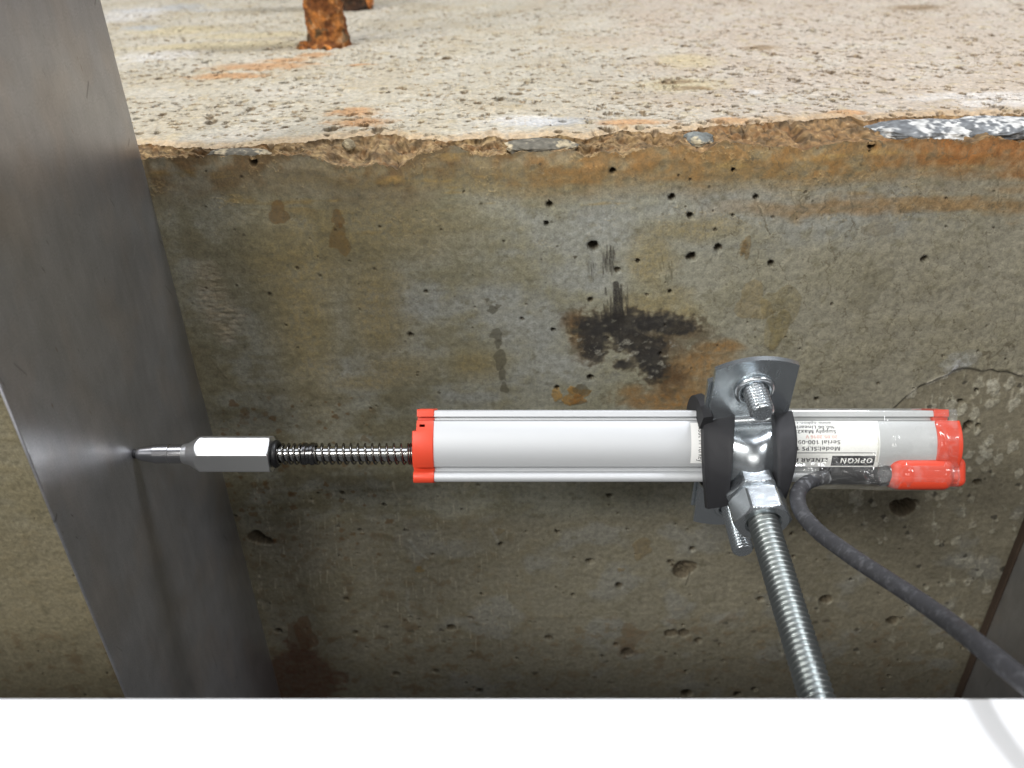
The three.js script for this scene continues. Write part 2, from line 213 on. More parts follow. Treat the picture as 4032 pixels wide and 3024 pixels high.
{
  const pr = rng(11), spots = PITS.map(([x, y, r, d]) => [...toWall(x, y), r > 3 ? r : r * 0.78, d, pr() * 50]);
  for (let k = 0; k < 320; k++) { const x = -300 + 580 * pr(), t = 4 + 320 * pr(); spots.push([x, t, 0.35 + 0.5 * pr() ** 3 + (t > 180 ? 0.25 * pr() : 0), 0.6 + 1.6 * pr(), pr() * 50]); }
  const pit = new Float32Array(TW * TH), big = new Uint8Array(TW * TH);
  for (const [x, t, r, d, ph] of spots) {
    const u = cx(x), v = cy(t), R = r * MMPX * 1.5 + 2;
    for (let j = Math.max(0, Math.floor(v - R)); j <= Math.min(TH - 1, v + R); j++) for (let i = Math.max(0, Math.floor(u - R)); i <= Math.min(TW - 1, u + R); i++) {
      const dx = (i - u) / MMPX, dy = (j - v) / MMPX, q = Math.hypot(dx, dy * 1.12) / (r * (1 + 0.3 * n2(ph + dx / r * 0.9, dy / r * 0.9, 2)));
      if (q < 1) { const k = j * TW + i, h = d * (1 - q ** 3.2) * (r > 2.4 ? 0.75 + 0.5 * n2(dx * 0.9 + ph, dy * 0.9, 6) : 1); if (h > pit[k]) { pit[k] = h; if (r > 0.9) big[k] = 1; } }
    }
  }
  const BL = (px, py, rx, rt) => { const [x, t] = toWall(px, py); return [x, t, rx, rt]; };
  const ochre = [BL(1400, 900, 52, 17), BL(1180, 1180, 16, 60), BL(1480, 1200, 14, 34), BL(1560, 1450, 20, 9), BL(1880, 1430, 16, 9), BL(1650, 690, 60, 8), BL(2050, 700, 50, 7), BL(2980, 650, 60, 9), BL(2560, 1030, 11, 15), BL(2760, 900, 26, 6), BL(2580, 1195, 18, 8), BL(2700, 1220, 9, 6), BL(1480, 1500, 24, 5), BL(1180, 1030, 30, 20)];
  const blue = [BL(1640, 1190, 22, 9), BL(1860, 1190, 30, 7), BL(1480, 1450, 34, 14), BL(2260, 920, 36, 14), BL(2150, 1450, 36, 9), BL(2900, 830, 40, 16), BL(1840, 1560, 22, 4), BL(2300, 1080, 26, 12), BL(2050, 1300, 26, 16), BL(3300, 830, 40, 14)];
  const rust = [BL(2680, 1560, 20, 17), BL(2740, 1440, 18, 10), BL(2560, 1570, 18, 5), BL(2480, 1540, 9, 5), BL(2820, 1365, 12, 4), BL(2640, 1480, 9, 10), BL(2270, 1290, 5, 8)];
  const black = [BL(2420, 1275, 17, 8), BL(2560, 1268, 22, 6), BL(2345, 1340, 7, 12), BL(2330, 1290, 11, 7), BL(2555, 1395, 8, 14), BL(2575, 1450, 7, 8), BL(2660, 1290, 13, 4), BL(2450, 1432, 5, 3), BL(2480, 1330, 10, 8)];
  const soot = [BL(2640, 1485, 9, 9), BL(2262, 1268, 7, 6), BL(2700, 1310, 14, 7), BL(2300, 1330, 6, 14), BL(2600, 1350, 16, 9)];
  const crust = [BL(835, 1130, 8, 14), BL(870, 1230, 9, 12), BL(880, 1290, 6, 8)];
  const brownBot = [BL(1200, 2680, 24, 32), BL(1160, 2620, 12, 14)];
  const stepY = polyline(STEP.map(([x, y]) => toWall(x, y)));
  const blob = (B, x, t, w) => { let m = 0; for (const [bx, bt, rx, rt] of B) { const dx = (x - bx) / rx, dt = (t - bt) / rt; if (dx > 2 || dx < -2 || dt > 2 || dt < -2) continue; const v = 1 - smooth(0.25, 1.25, Math.sqrt(dx * dx + dt * dt) + w); if (v > m) m = v; } return m; };
  const c = [0, 0, 0], to = (r, g, b, k) => { c[0] += (r - c[0]) * k; c[1] += (g - c[1]) * k; c[2] += (b - c[2]) * k; };
  for (let j = 0; j < TH; j++) for (let i = 0; i < TW; i++) {
    const x = (X0 + (i + 0.5) / TW * (X1 - X0)) * 1000, t = (T0 + (j + 0.5) / TH * (T1 - T0)) * 1000, k = j * TW + i;
    const w1 = fbm(x / 30, t / 26, 3, 1), w2 = fbm(x / 9, t / 8, 4, 12), w3 = fbm(x / 2.4, t / 2.4, 3, 25), hs = fbm(x / 55, t / 5, 4, 40), fine = n2(x * 1.7, t * 1.7, 7), fine2 = n2(x * 0.9 + 40, t * 0.9, 13);
    const warp = 0.55 * w2 + 0.28 * w3 + 0.18 * hs + 0.3 * w1;
    const lip = t - lowLip(x), left = smooth(60, -90, x), low = smooth(168, 185, t + 6 * w1), under = smooth(-2, 2, t - stepY(x)) * smooth(150, 175, x + 14 * w1);
    c[0] = 146; c[1] = 144; c[2] = 128;
    to(132, 127, 100, smooth(-0.25, 0.35, w1 + 0.25 * hs + 0.3 * w2) * (0.45 + 0.4 * left));
    to(112, 104, 80, left * smooth(-0.35, 0.4, 0.4 * hs + 0.6 * w2 + 0.4 * w1) * 0.75 * (1 - 0.6 * low));
    to(140, 132, 112, smooth(30, 160, x) * 0.5);
    to(150, 152, 148, blob(blue, x, t, warp) * (0.6 + 0.3 * w3) * smooth(-140, -120, x));
    to(140, 120, 72, blob(ochre, x, t, warp) * (0.46 + 0.3 * w3 + 0.15 * fine2));
    to(122, 114, 94, Math.max(low, under) * 0.62);
    to(98, 84, 62, low * smooth(0.1, 0.5, w2 + 0.5 * w3) * smooth(40, -60, x + 30 * w1) * 0.6);
    to(140, 140, 134, low * smooth(0.05, 0.35, w1) * 0.55 * smooth(-90, -40, x)); to(138, 128, 100, smooth(-125, -145, x) * 0.7);
    to(104, 86, 62, smooth(0.12, 0.4, w2 + 0.4 * w3) * smooth(240, 262, t + 16 * w1) * 0.45);
    // rust and ochre bands under the broken edge
    const band = smooth(22, 4, lip + 9 * hs + 4 * w2), band2 = smooth(6, 0, Math.abs(lip - 24 + 5 * hs) - 3 * w2) * smooth(60, 120, x);
    const tone = smooth(-30, 40, x + 20 * w1);
    to(mix(98, 142, tone), mix(74, 101, tone), mix(42, 50, tone), band * (0.74 + 0.25 * w2 + 0.15 * w3) * (0.45 + 0.55 * smooth(-0.35, 0.1, w1 + 0.7 * w2 + 0.4 * hs)));
    to(150, 94, 42, smooth(16, 3, lip + 8 * hs + 3 * w3) * smooth(130, 170, x + 8 * w2) * 0.8);
    to(142, 100, 50, band2 * 0.55);
    to(158, 124, 62, smooth(0.25, 0.6, hs + 0.4 * w2) * smooth(36, 10, lip) * 0.5);
    // rust, soot and lime of the central stain
    to(142, 96, 42, blob(rust, x, t, warp * 0.9 + 0.15 * w3) * (0.6 + 0.4 * w3));
    to(74, 54, 32, blob(soot, x, t, warp * 0.8 + 0.3 * w3) * (0.6 + 0.4 * w3)); const bk = blob(black, x, t, warp * 0.75 + 0.3 * w3);
    to(90, 74, 50, smooth(0.02, 0.35, bk) * 0.5); to(40, 37, 34, smooth(0.04, 0.9, bk + 0.2 * w3 + 0.06 * fine) * clamp(0.9 + 0.4 * w2));
    to(172, 156, 128, clamp(blob(crust, x, t, warp) * (0.7 + 0.9 * fbm(x / 5, t / 1.4, 3, 60))) * 0.6);
    to(78, 42, 24, smooth(0.2, 0.5, blob(brownBot, x, t, warp * 0.8) + 0.25 * w3) * (0.55 + 0.4 * w3));
    // hairline crazing on the right, pale veins under the edge
    const cw = worley(x / 10 + 0.5 * w2, t / 10 + 0.5 * w2 + 0.3 * w3, 3), cw2 = worley(x / 4.6 + 0.6 * w2, t / 4.6 + 0.4 * w3, 9);
    const craze = smooth(20, 110, x) * (1 - under) * (1 - low * 0.6);
    to(92, 84, 66, smooth(0.035, 0.008, cw[1] - cw[0]) * craze * smooth(-0.2, 0.3, w1 + 0.3) * 0.7);
    to(104, 98, 78, smooth(0.05, 0.01, cw2[1] - cw2[0]) * (0.3 + 0.4 * craze) * smooth(0, 0.5, w1 + 0.2) * 0.55);
    to(172, 166, 146, smooth(0.5, 0.1, cw2[0]) * (0.25 + craze) * 0.16); to(104, 98, 76, smooth(0.18, 0.5, fbm(x / 6, t / 5, 4, 90)) * 0.4);
    const vein = smooth(0.05, 0.0, Math.abs(fbm(x / 7, t / 4, 4, 70))) * smooth(0.0, 0.4, fbm(x / 18, t / 12, 2, 75)) * smooth(60, 8, lip);
    to(190, 164, 112, vein * 0.5);
    const vein2 = smooth(0.045, 0.0, Math.abs(fbm(x / 5, t / 3.5, 4, 81))) * smooth(0.15, 0.5, fbm(x / 22, t / 15, 2, 85));
    to(176, 170, 150, vein2 * 0.42);
    let g = 1 + 0.17 * w3 + 0.11 * fine + 0.08 * fine2 + 0.06 * w2;
    if (fine2 > 0.52 && fine > 0.1) g *= 0.8;
    const a = ODATA[4 * k + 3] / 255 * clamp(0.85 + 0.5 * w3 + 0.35 * fine);
    to(ODATA[4 * k], ODATA[4 * k + 1], ODATA[4 * k + 2], a);
    if (pit[k] > 0.3) to(74, 62, 44, big[k] ? 0.65 : 0.5);  // shade of the pit floors painted into the colour
    g *= 0.93; W_C[4 * k] = clamp(c[0] * g, 0, 255); W_C[4 * k + 1] = clamp(c[1] * g, 0, 255); W_C[4 * k + 2] = clamp(c[2] * g, 0, 255); W_C[4 * k + 3] = 255;
    const light = ODATA[4 * k] > 110 ? a : 0;
    W_B[k] = W_H[k] = 0.5 * w1 + 0.16 * w2 + 0.10 * w3 + 0.04 * fine + 0.25 * vein + 0.25 * light + 0.5 * (1 - smooth(-1, 1, t - stepY(x)) * smooth(150, 165, x)) + 0.5 * blob(crust, x, t, warp) * fbm(x / 4, t / 1.3, 3, 60) - 0.10 * smooth(0.03, 0, cw[1] - cw[0]) * craze;
    W_H[k] -= pit[k] * (big[k] ? 1.8 : 1); if (!big[k]) W_B[k] -= pit[k] * 0.6;
  }
}
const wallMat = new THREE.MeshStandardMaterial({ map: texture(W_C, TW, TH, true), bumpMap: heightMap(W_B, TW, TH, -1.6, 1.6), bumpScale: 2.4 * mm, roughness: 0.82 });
const wH = sampler(W_H, TW, TH);
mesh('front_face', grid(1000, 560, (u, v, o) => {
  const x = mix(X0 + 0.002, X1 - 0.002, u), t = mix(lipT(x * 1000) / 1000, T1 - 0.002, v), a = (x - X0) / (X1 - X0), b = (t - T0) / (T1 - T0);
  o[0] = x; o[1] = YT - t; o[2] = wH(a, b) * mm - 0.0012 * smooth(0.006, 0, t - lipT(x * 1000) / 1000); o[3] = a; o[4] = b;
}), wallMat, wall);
wall.children[0].geometry.index.array.reverse(); wall.children[0].geometry.computeVertexNormals();

// top face, pitted where it was broken off
const PX0 = -0.37, PX1 = 0.47, PZ0 = 0.004, PZ1 = -0.56, PW = 2048, PH = Math.round(2048 * (PZ0 - PZ1) / (PX1 - PX0)), P_H = new Float32Array(PW * PH), P_C = new Uint8Array(PW * PH * 4);
{
  const r = rng(21), S = PW / (PX1 - PX0) / 1000, pit = new Float32Array(PW * PH), pitBrown = new Float32Array(PW * PH);
  for (let k = 0; k < 38000; k++) {
    const x = PX0 * 1000 + 840 * r(), z = PZ1 * 1000 + 564 * r(), big = r();
    if (fbm(x / 45, z / 45, 2, 33) + 0.5 < r() * 0.75) continue;
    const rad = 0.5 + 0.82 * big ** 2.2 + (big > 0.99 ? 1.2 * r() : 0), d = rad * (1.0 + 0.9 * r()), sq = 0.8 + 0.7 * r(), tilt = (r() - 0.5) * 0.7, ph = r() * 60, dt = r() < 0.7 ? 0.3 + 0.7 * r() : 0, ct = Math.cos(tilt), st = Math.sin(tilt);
    const u = (x - PX0 * 1000) * S, v = (PZ0 * 1000 - z) * S, R = rad * 2.2 * S + 1;
    for (let j = Math.max(0, Math.floor(v - R)); j <= Math.min(PH - 1, v + R); j++) for (let i = Math.max(0, Math.floor(u - R)); i <= Math.min(PW - 1, u + R); i++) {
      const a = (i - u) / S, b = (j - v) / S, p = (a * ct + b * st) * 0.72, q = (b * ct - a * st) / sq * 0.75, e = Math.hypot(p, q) / rad + 0.3 * n2(a / rad * 0.8 + ph, b / rad * 0.8, 4);
      if (e < 1) { const k2 = j * PW + i, h = d * (1 - e * e * e); if (h > pit[k2]) { pit[k2] = h; pitBrown[k2] = dt; } }
    }
  }
  const spot = (px, py, rx, rz) => { const [x, z] = topAt(px, py); return [x, z, rx, rz]; };
  const orange = [spot(1030, 260, 34, 14), spot(900, 300, 24, 10), spot(1130, 235, 18, 9), spot(1420, 255, 9, 4), spot(1240, 215, 12, 10), spot(1390, 440, 14, 9), spot(1420, 480, 16, 9), spot(2480, 480, 18, 6), spot(2870, 470, 8, 5), spot(3340, 440, 9, 5)];
  const cream = [spot(850, 180, 70, 16), spot(700, 120, 40, 25), spot(1000, 140, 50, 14), spot(2680, 330, 26, 18), spot(2700, 240, 20, 24)];
  const blue = [spot(560, 110, 18, 12), spot(700, 30, 24, 26), spot(560, 40, 30, 14), spot(820, 40, 30, 6), spot(2180, 480, 22, 9)];
  const white = [spot(2050, 470, 20, 8), spot(2100, 485, 14, 5), spot(3850, 380, 40, 9), spot(3980, 400, 30, 9), spot(480, 60, 40, 60), spot(2950, 360, 8, 4), spot(640, 220, 30, 20)];
  const brown = [spot(2720, 345, 9, 7), spot(2660, 320, 10, 6), spot(3600, 30, 22, 16), spot(3000, 190, 12, 8)];
  const blob = (B, x, z, w) => { let m = 0; for (const [bx, bz, rx, rz] of B) { const dx = (x - bx) / rx, dz = (z - bz) / rz; if (dx > 2 || dx < -2 || dz > 2 || dz < -2) continue; m = Math.max(m, 1 - smooth(0.4, 1.15, Math.hypot(dx, dz) + w)); } return m; };
  const c = [0, 0, 0], to = (r2, g, b, k) => { c[0] += (r2 - c[0]) * k; c[1] += (g - c[1]) * k; c[2] += (b - c[2]) * k; };
  for (let j = 0; j < PH; j++) for (let i = 0; i < PW; i++) {
    const x = PX0 * 1000 + (i + 0.5) / S, z = PZ0 * 1000 - (j + 0.5) / S, k = j * PW + i;
    const w1 = fbm(x / 40, z / 40, 3, 101), w2 = fbm(x / 9, z / 9, 4, 110), w3 = fbm(x / 1.9, z / 1.9, 3, 120), w4 = n2(x * 0.8, z * 0.8, 130), warp = 0.5 * w2 + 0.3 * w3;
    c[0] = 194; c[1] = 187; c[2] = 170;
    to(184, 170, 144, smooth(-0.2, 0.4, w1) * 0.5); to(200, 182, 170, smooth(0, 140, x + 60 * w1) * 0.5); to(206, 198, 184, smooth(0, 0.5, -w1 + 0.5 * w2) * 0.6); to(186, 168, 130, smooth(0.1, 0.5, w2) * 0.45);
    to(206, 190, 148, blob(cream, x, z, warp) * 0.6); to(196, 142, 92, blob(orange, x, z, warp) * 0.7); to(172, 178, 186, blob(blue, x, z, warp) * 0.6); to(226, 224, 222, blob(white, x, z, warp) * 0.6); to(128, 104, 72, blob(brown, x, z, warp * 1.3) * 0.6);
    to(190, 158, 118, smooth(9, 1, lipEdge(x, z) + 5 * w2) * 0.6);
    const w5 = fbm(x / 4, z / 4, 3, 135); let g = 0.92 * (1 + 0.16 * w3 + 0.12 * w4 + 0.12 * w5);
    if (w4 > 0.5) to(160, 138, 108, 0.45); else if (w4 < -0.55) to(224, 216, 202, 0.4);
    if (pit[k] > 0.15) to(132, 108, 78, pitBrown[k] * 0.66);  // most pit floors tinted brown, strength random per pit
    P_C[4 * k] = clamp(c[0] * g, 0, 255); P_C[4 * k + 1] = clamp(c[1] * g, 0, 255); P_C[4 * k + 2] = clamp(c[2] * g, 0, 255); P_C[4 * k + 3] = 255;
    P_H[k] = -pit[k] + 0.9 * w1 + 0.55 * w2 + 0.28 * w3 + 0.1 * w4;
  }
}
function lipEdge(x, z) { return lipZ(x) - z; }
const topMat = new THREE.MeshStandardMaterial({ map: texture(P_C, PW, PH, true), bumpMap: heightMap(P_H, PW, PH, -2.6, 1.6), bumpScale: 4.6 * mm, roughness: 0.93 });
const pH = sampler(P_H, PW, PH);
const topY = (x, z) => YT + pH((x - PX0) / (PX1 - PX0), (PZ0 - z) / (PZ0 - PZ1)) * mm;
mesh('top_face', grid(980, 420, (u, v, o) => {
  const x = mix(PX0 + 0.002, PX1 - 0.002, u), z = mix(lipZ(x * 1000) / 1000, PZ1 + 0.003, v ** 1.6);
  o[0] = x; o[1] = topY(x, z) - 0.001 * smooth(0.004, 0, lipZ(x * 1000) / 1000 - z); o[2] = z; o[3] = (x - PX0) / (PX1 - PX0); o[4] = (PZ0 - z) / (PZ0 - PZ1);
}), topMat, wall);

// the broken edge between the two faces
const chipW = 2048, chipH = 128;
const chipMat = new THREE.MeshStandardMaterial({ roughness: 0.92, map: paint(chipW, chipH, (u, v) => {
  const x = mix(PX0, PX1, u) * 1000, s = v * 16, w1 = fbm(x / 26, 4.4, 3, 140), w2 = fbm(x / 5, s / 4, 4, 150), w3 = fbm(x / 1.6, s / 1.6, 3, 160), c = [164, 136, 98];
  const to = (r, g, b, k) => { c[0] += (r - c[0]) * k; c[1] += (g - c[1]) * k; c[2] += (b - c[2]) * k; };
  to(150, 122, 84, smooth(-30, -110, x) * 0.6);
  to(200, 172, 122, smooth(-0.1, 0.4, w2) * 0.6); to(134, 94, 52, smooth(0.05, 0.45, -w2 + 0.4 * w1) * 0.7); to(150, 108, 64, smooth(30, 80, x + 20 * w1) * smooth(250, 160, x) * 0.4); to(120, 96, 66, smooth(0.1, 0.4, w1) * 0.35);
  to(96, 74, 46, smooth(0.25, 0.55, -w3) * 0.55); to(214, 190, 146, smooth(0.3, 0.55, w3) * 0.5);
  to(92, 76, 54, smooth(0.0, 0.35, fbm(x / 8, s / 3, 4, 165)) * 0.6); const g = 0.82 * (1 + 0.32 * w3); return [c[0] * g, c[1] * g, c[2] * g];
}) });
mesh('broken_edge', grid(1900, 44, (u, v, o) => {
  const x = mix(PX0 + 0.003, PX1 - 0.003, u), X = x * 1000, s = mix(-0.06, 1.06, v), zl = lipZ(X) / 1000, tl = lipT(X) / 1000;
  const e = Math.sin(Math.PI * clamp(s)) ** 0.6, gouge = worley(X / 7 + 0.4 * fbm(X / 4, s * 3, 2, 172), s * 2.2, 5), deep = (1.6 + 3.6 * fbm(X / 16, 2.2, 3, 170) + 3.6 * smooth(0.75, 0.1, gouge[0]) + 2.4 * fbm(X / 2.6, s * 5, 4, 180)) * e + 1.2 * fbm(X / 1.3, s * 9, 3, 190) * e;
  const yTop = topY(x, zl) - 0.001, zLow = wH((x - X0) / (X1 - X0), (tl - T0) / (T1 - T0)) * mm - 0.0012;
  o[0] = x + 0.0012 * fbm(X / 3, s * 6, 3, 195) * e; o[1] = mix(yTop, YT - tl, clamp(s)) - deep * 0.62 * mm * (s < 0 ? 1 : 1); o[2] = mix(zl, zLow, clamp(s)) - deep * 0.55 * mm;
  if (s < 0) { o[2] = zl + s * 0.02; } if (s > 1) { o[1] = YT - tl - (s - 1) * 0.02; }
  o[3] = u; o[4] = v;
}), chipMat, wall);
wall.children[2].geometry.index.array.reverse(); wall.children[2].geometry.computeVertexNormals();

function stoneGeometry(rx, ry, rz, seed, rough = 0.28, detail = 24) {
  const g = mergeVertices(new THREE.IcosahedronGeometry(1, detail).deleteAttribute('uv').deleteAttribute('normal')), p = g.attributes.position, col = new Float32Array(p.count * 3);
  for (let i = 0; i < p.count; i++) {
    const v = V(p.getX(i), p.getY(i), p.getZ(i)), n = 1 + rough * fbm3(v.x * 1.4 + seed, v.y * 1.4, v.z * 1.4, 3) + 0.10 * rough * fbm3(v.x * 9 * rx / 10 + seed, v.y * 9, v.z * 9, 3);
    p.setXYZ(i, v.x * rx * n * mm, v.y * ry * n * mm, v.z * rz * n * mm);
    col[3 * i] = v.x * rx; col[3 * i + 1] = v.y * ry; col[3 * i + 2] = v.z * rz;
  }
  g.setAttribute('color', new THREE.BufferAttribute(col, 3)); g.computeVertexNormals();
  return g;
}
function colourBy(g, fn) { const c = g.attributes.color, p = g.attributes.position; for (let i = 0; i < c.count; i++) { const k = fn(p.getX(i) * 1000, p.getY(i) * 1000, p.getZ(i) * 1000); c.setXYZ(i, s2l(clamp(k[0], 0, 255)), s2l(clamp(k[1], 0, 255)), s2l(clamp(k[2], 0, 255))); } return g; }
const stoneMat = new THREE.MeshStandardMaterial({ vertexColors: true, roughness: 0.85 });
function stone(px, r, tone, at, sink, seed, rot = 0) {                  // at: 0 upper lip .. 1 lower lip; sink in mm along the slope's normal
  const g = colourBy(stoneGeometry(...r, seed, 0.36, 36), (x, y, z) => { const a = fbm3(x / 6 + seed, y / 6, z / 6, 4), b = fbm3(x / 1.5 + seed, y / 1.5, z / 1.5, 3); const m = smooth(tone.at, tone.at + 0.26, a + 0.6 * b); return [0, 1, 2].map((q) => mix(tone.a[q], tone.b[q], m) * (1 + 0.4 * b)); });
  const X = topAt(px, 560)[0], zl = Math.min(-0.5, highLip(X)), tl = lowLip(X), l = Math.hypot(zl, tl), x = onPlane(px, 573, 'z', -0.004).x, n = V(0, -zl / l, tl / l);
  const m = mesh('stone', g, stoneMat, wall); m.position.set(x, YT - tl * at * mm, zl * (1 - at) * mm).addScaledVector(n, -sink * mm); m.rotation.set(Math.atan2(tl, -zl), 0, 0); m.rotateY(rot); return m;
}
const greyStone = { a: [100, 96, 86], b: [158, 146, 122], at: 0.0 }, blueStone = { a: [112, 115, 118], b: [188, 188, 186], at: -0.08 };
stone(2125, [13.5, 2.6, 5.6], greyStone, 0.5, 1.4, 3.3);
stone(925, [11, 2.2, 3.6], greyStone, 0.45, 1.6, 8.1);
stone(1346, [2.6, 2.2, 2.6], { a: [128, 116, 92], b: [146, 134, 108], at: 0.1 }, 0.22, 1.8, 5.2);
stone(2772, [5.5, 2.4, 4], { a: [112, 116, 114], b: [164, 154, 130], at: 0.0 }, 0.35, 1.6, 14.2);
stone(3680, [23, 3.4, 9.5], blueStone, 0.46, 1.9, 21.4);
stone(3960, [21, 3.6, 10], blueStone, 0.46, 1.9, 27.9);

// ------------------------------------------------------------------ rusty reinforcing bars on the top face
const rustMat = new THREE.MeshStandardMaterial({ vertexColors: true, roughness: 0.95 });
const rustTone = (x, y, z, s) => {
  const a = fbm3(x / 6 + s, y / 6, z / 6, 4), b = fbm3(x / 1.6 + s, y / 1.6, z / 1.6, 3), m = smooth(-0.15, 0.3, a);
  let c = [mix(120, 176, m), mix(70, 112, m), mix(30, 52, m)];
  const d = smooth(0.16, 0.3, fbm3(x / 5 + s + 40, y / 5, z / 5, 3)), l = smooth(0.18, 0.36, fbm3(x / 4 + s + 80, y / 4, z / 4, 4));
  c = c.map((q, i) => mix(mix(q, [70, 62, 44][i], d * 0.7), [206, 160, 116][i], l * 0.7));
  return c.map((q) => q * (1 + 0.45 * b));
};
function rebar(name, label, base, radius, height, seed, tone) {
  const t = thing(name, label, 'rebar', base, 'rusty bars standing on the concrete top');
  const nu = 120, nv = 220, g = grid(nu, nv, (u, v, o) => {
    const a = u * 2 * Math.PI, y = v * height - 4, rib = Math.abs(((y + 4 * Math.sin(a)) / 9) % 1 - 0.5) < 0.14 ? 0.7 : 0;
    const c = Math.cos(a), s = Math.sin(a), r = radius * (1 + 0.16 * fbm3(c * 1.6 + seed, y / 9, s * 1.6, 3)) + 1.1 * fbm3(c * 6 + seed, y / 2.4, s * 6, 4) + rib * 0.7 + 1.6 * smooth(8, 0, y);
    o[0] = r * c * mm; o[1] = y * mm; o[2] = r * s * mm; o[3] = u; o[4] = v;
  }, true);
  g.setAttribute('color', new THREE.BufferAttribute(new Float32Array(g.attributes.position.count * 3), 3));
  g.index.array.reverse(); g.computeVertexNormals();
  mesh('bar', colourBy(g, (x, y, z) => rustTone(x, y, z, seed).map((q) => q * tone)), rustMat, t);
  return t;
}
const b1 = topAt(1296, 178), b2 = topAt(1392, 34);
const bar1 = rebar('rusty_rebar', 'flaking orange rebar stub in front on the concrete top, rust crumbs round its foot', V(b1[0] * mm, YT, b1[1] * mm), 11.2, 150, 3.7, 0.88);
const crumbs = [];
{ const r = rng(5); for (let k = 0; k < 26; k++) { const a = k < 12 ? Math.PI * (0.75 + 0.35 * r()) : r() * 6.28, d = 10 + 8 * r() * (k < 12 ? 1.1 : 0.5), s = (k < 12 ? 1.6 : 0.9) + 1.8 * r() ** 2, g = colourBy(stoneGeometry(s, s * 0.8, s, k * 3.1, 0.5, 5), (x, y, z) => rustTone(x + k * 7, y, z, 9.1)); g.translate(Math.cos(a) * d * mm, s * 0.25 * mm, Math.sin(a) * d * mm * 0.9 + 0.002); crumbs.push(g); } }
mesh('rust_crumbs', mergeGeometries(crumbs), rustMat, bar1).userData.kind = 'stuff';
const bar2 = rebar('rusty_rebar_001', 'dark rebar stub behind the orange one with a pale flake on its right', V(b2[0] * mm, YT, b2[1] * mm), 12, 150, 11.9, 0.42);
mesh('rust_flake', colourBy(stoneGeometry(3.6, 16, 4, 2.2, 0.45), (x, y, z) => rustTone(x, y, z, 4.4).map((q, i) => q * [1.15, 1.15, 1.3][i])), rustMat, bar2).position.set(0.0135, 0.0155, 0.004);

// ------------------------------------------------------------------ steel flat bars either side
const scr = document.createElement('canvas'); scr.width = 1024; scr.height = 1024;
{ const g = scr.getContext('2d'), r = rng(61); for (let k = 0; k < 130; k++) { const x = 1024 * r(), y = 1024 * r(), a = 1.2 + 0.7 * (r() - 0.5) + (r() < 0.2 ? 1.2 : 0), l = 8 + 70 * r() ** 3; g.strokeStyle = r() < 0.6 ? `rgba(210,210,208,${0.15 + 0.35 * r()})` : `rgba(60,56,54,${0.2 + 0.3 * r()})`; g.lineWidth = 0.8 + r(); g.beginPath(); g.moveTo(x, y); g.lineTo(x + l * Math.cos(a), y + l * 0.3 * Math.sin(a)); g.stroke(); }
  for (let k = 0; k < 70; k++) { g.fillStyle = r() < 0.5 ? 'rgba(120,96,78,.35)' : 'rgba(196,196,196,.4)'; g.beginPath(); g.ellipse(1024 * r(), 1024 * r(), 1 + 3 * r(), 0.6 + r(), r(), 0, 6.3); g.fill(); } }
const SCR = scr.getContext('2d').getImageData(0, 0, 1024, 1024).data;
const steelTex = paint(1024, 1024, (u, v) => {
  const x = u * 130, y = v * 500, a = fbm(x / 30, y / 40, 4, 200), b = fbm(x / 3, y / 12, 4, 210), c = n2(x * 2.2, y * 2.2, 220), m = fbm(x / 11, y / 13, 4, 205), s = 176 + 9 * a + 7 * b + 11 * c + 9 * m;
  const warm = smooth(-0.1, 0.4, fbm(x / 20, y / 26, 3, 230)) * 3, k = 4 * (Math.min(1023, Math.floor(v * 1024)) * 1024 + Math.min(1023, Math.floor(u * 1024))), w = SCR[k + 3] / 255;
  return [mix(s + warm, SCR[k], w), mix(s, SCR[k + 1], w), mix(s + 3 - warm, SCR[k + 2], w)];
});
const steelRough = paint(512, 1024, (u, v) => { const x = u * 130, y = v * 500, a = fbm(x / 26, y / 30, 4, 240), b = fbm(x / 3, y / 9, 4, 250), r = 98 + 16 * a + 10 * b; return [r, r, r]; }, false);
const steel = new THREE.MeshPhysicalMaterial({ map: steelTex, roughnessMap: steelRough, roughness: 1, metalness: 0.88 });
const tipPx = [527, 1784], tipAt = atDepth(...tipPx, 0.293), PLX = tipAt.x;
function flatBar(name, label, x, z0, z1, y0, y1, side) {
  const g = new RoundedBoxGeometry(0.001, y1 - y0, z1 - z0, 3, 0.0004), p = g.attributes.position, uv = g.attributes.uv;
  for (let i = 0; i < p.count; i++) uv.setXY(i, (p.getZ(i) + 0.06) / 0.13, (p.getY(i) + 0.25) / 0.5);
  const m = tag(mesh(name, g, steel), label, 'steel bar', 'upright steel flat bars either side of the sensor'); m.position.set(x - side * 0.0005, (y0 + y1) / 2, (z0 + z1) / 2); return m;
}
flatBar('steel_flat_bar', 'dull grey upright steel flat bar at left that the sensor tip presses on', PLX, 0.0002, 0.119, 0.2, 0.668, 1);
const RPX = onPlane(3894, 2400, 'z', 0).x;
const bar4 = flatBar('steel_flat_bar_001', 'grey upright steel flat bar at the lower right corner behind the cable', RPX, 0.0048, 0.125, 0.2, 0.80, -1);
mesh('gap_shade_strip', new RoundedBoxGeometry(0.0022, 0.58, 0.0044, 2, 0.0006).translate(-0.0004, 0, 0.0024 - (0.0048 + 0.125) / 2), new THREE.MeshStandardMaterial({ color: rgb(62, 48, 36), roughness: 0.9 }), bar4);  // dark strip added to stand in for the shade in the gap

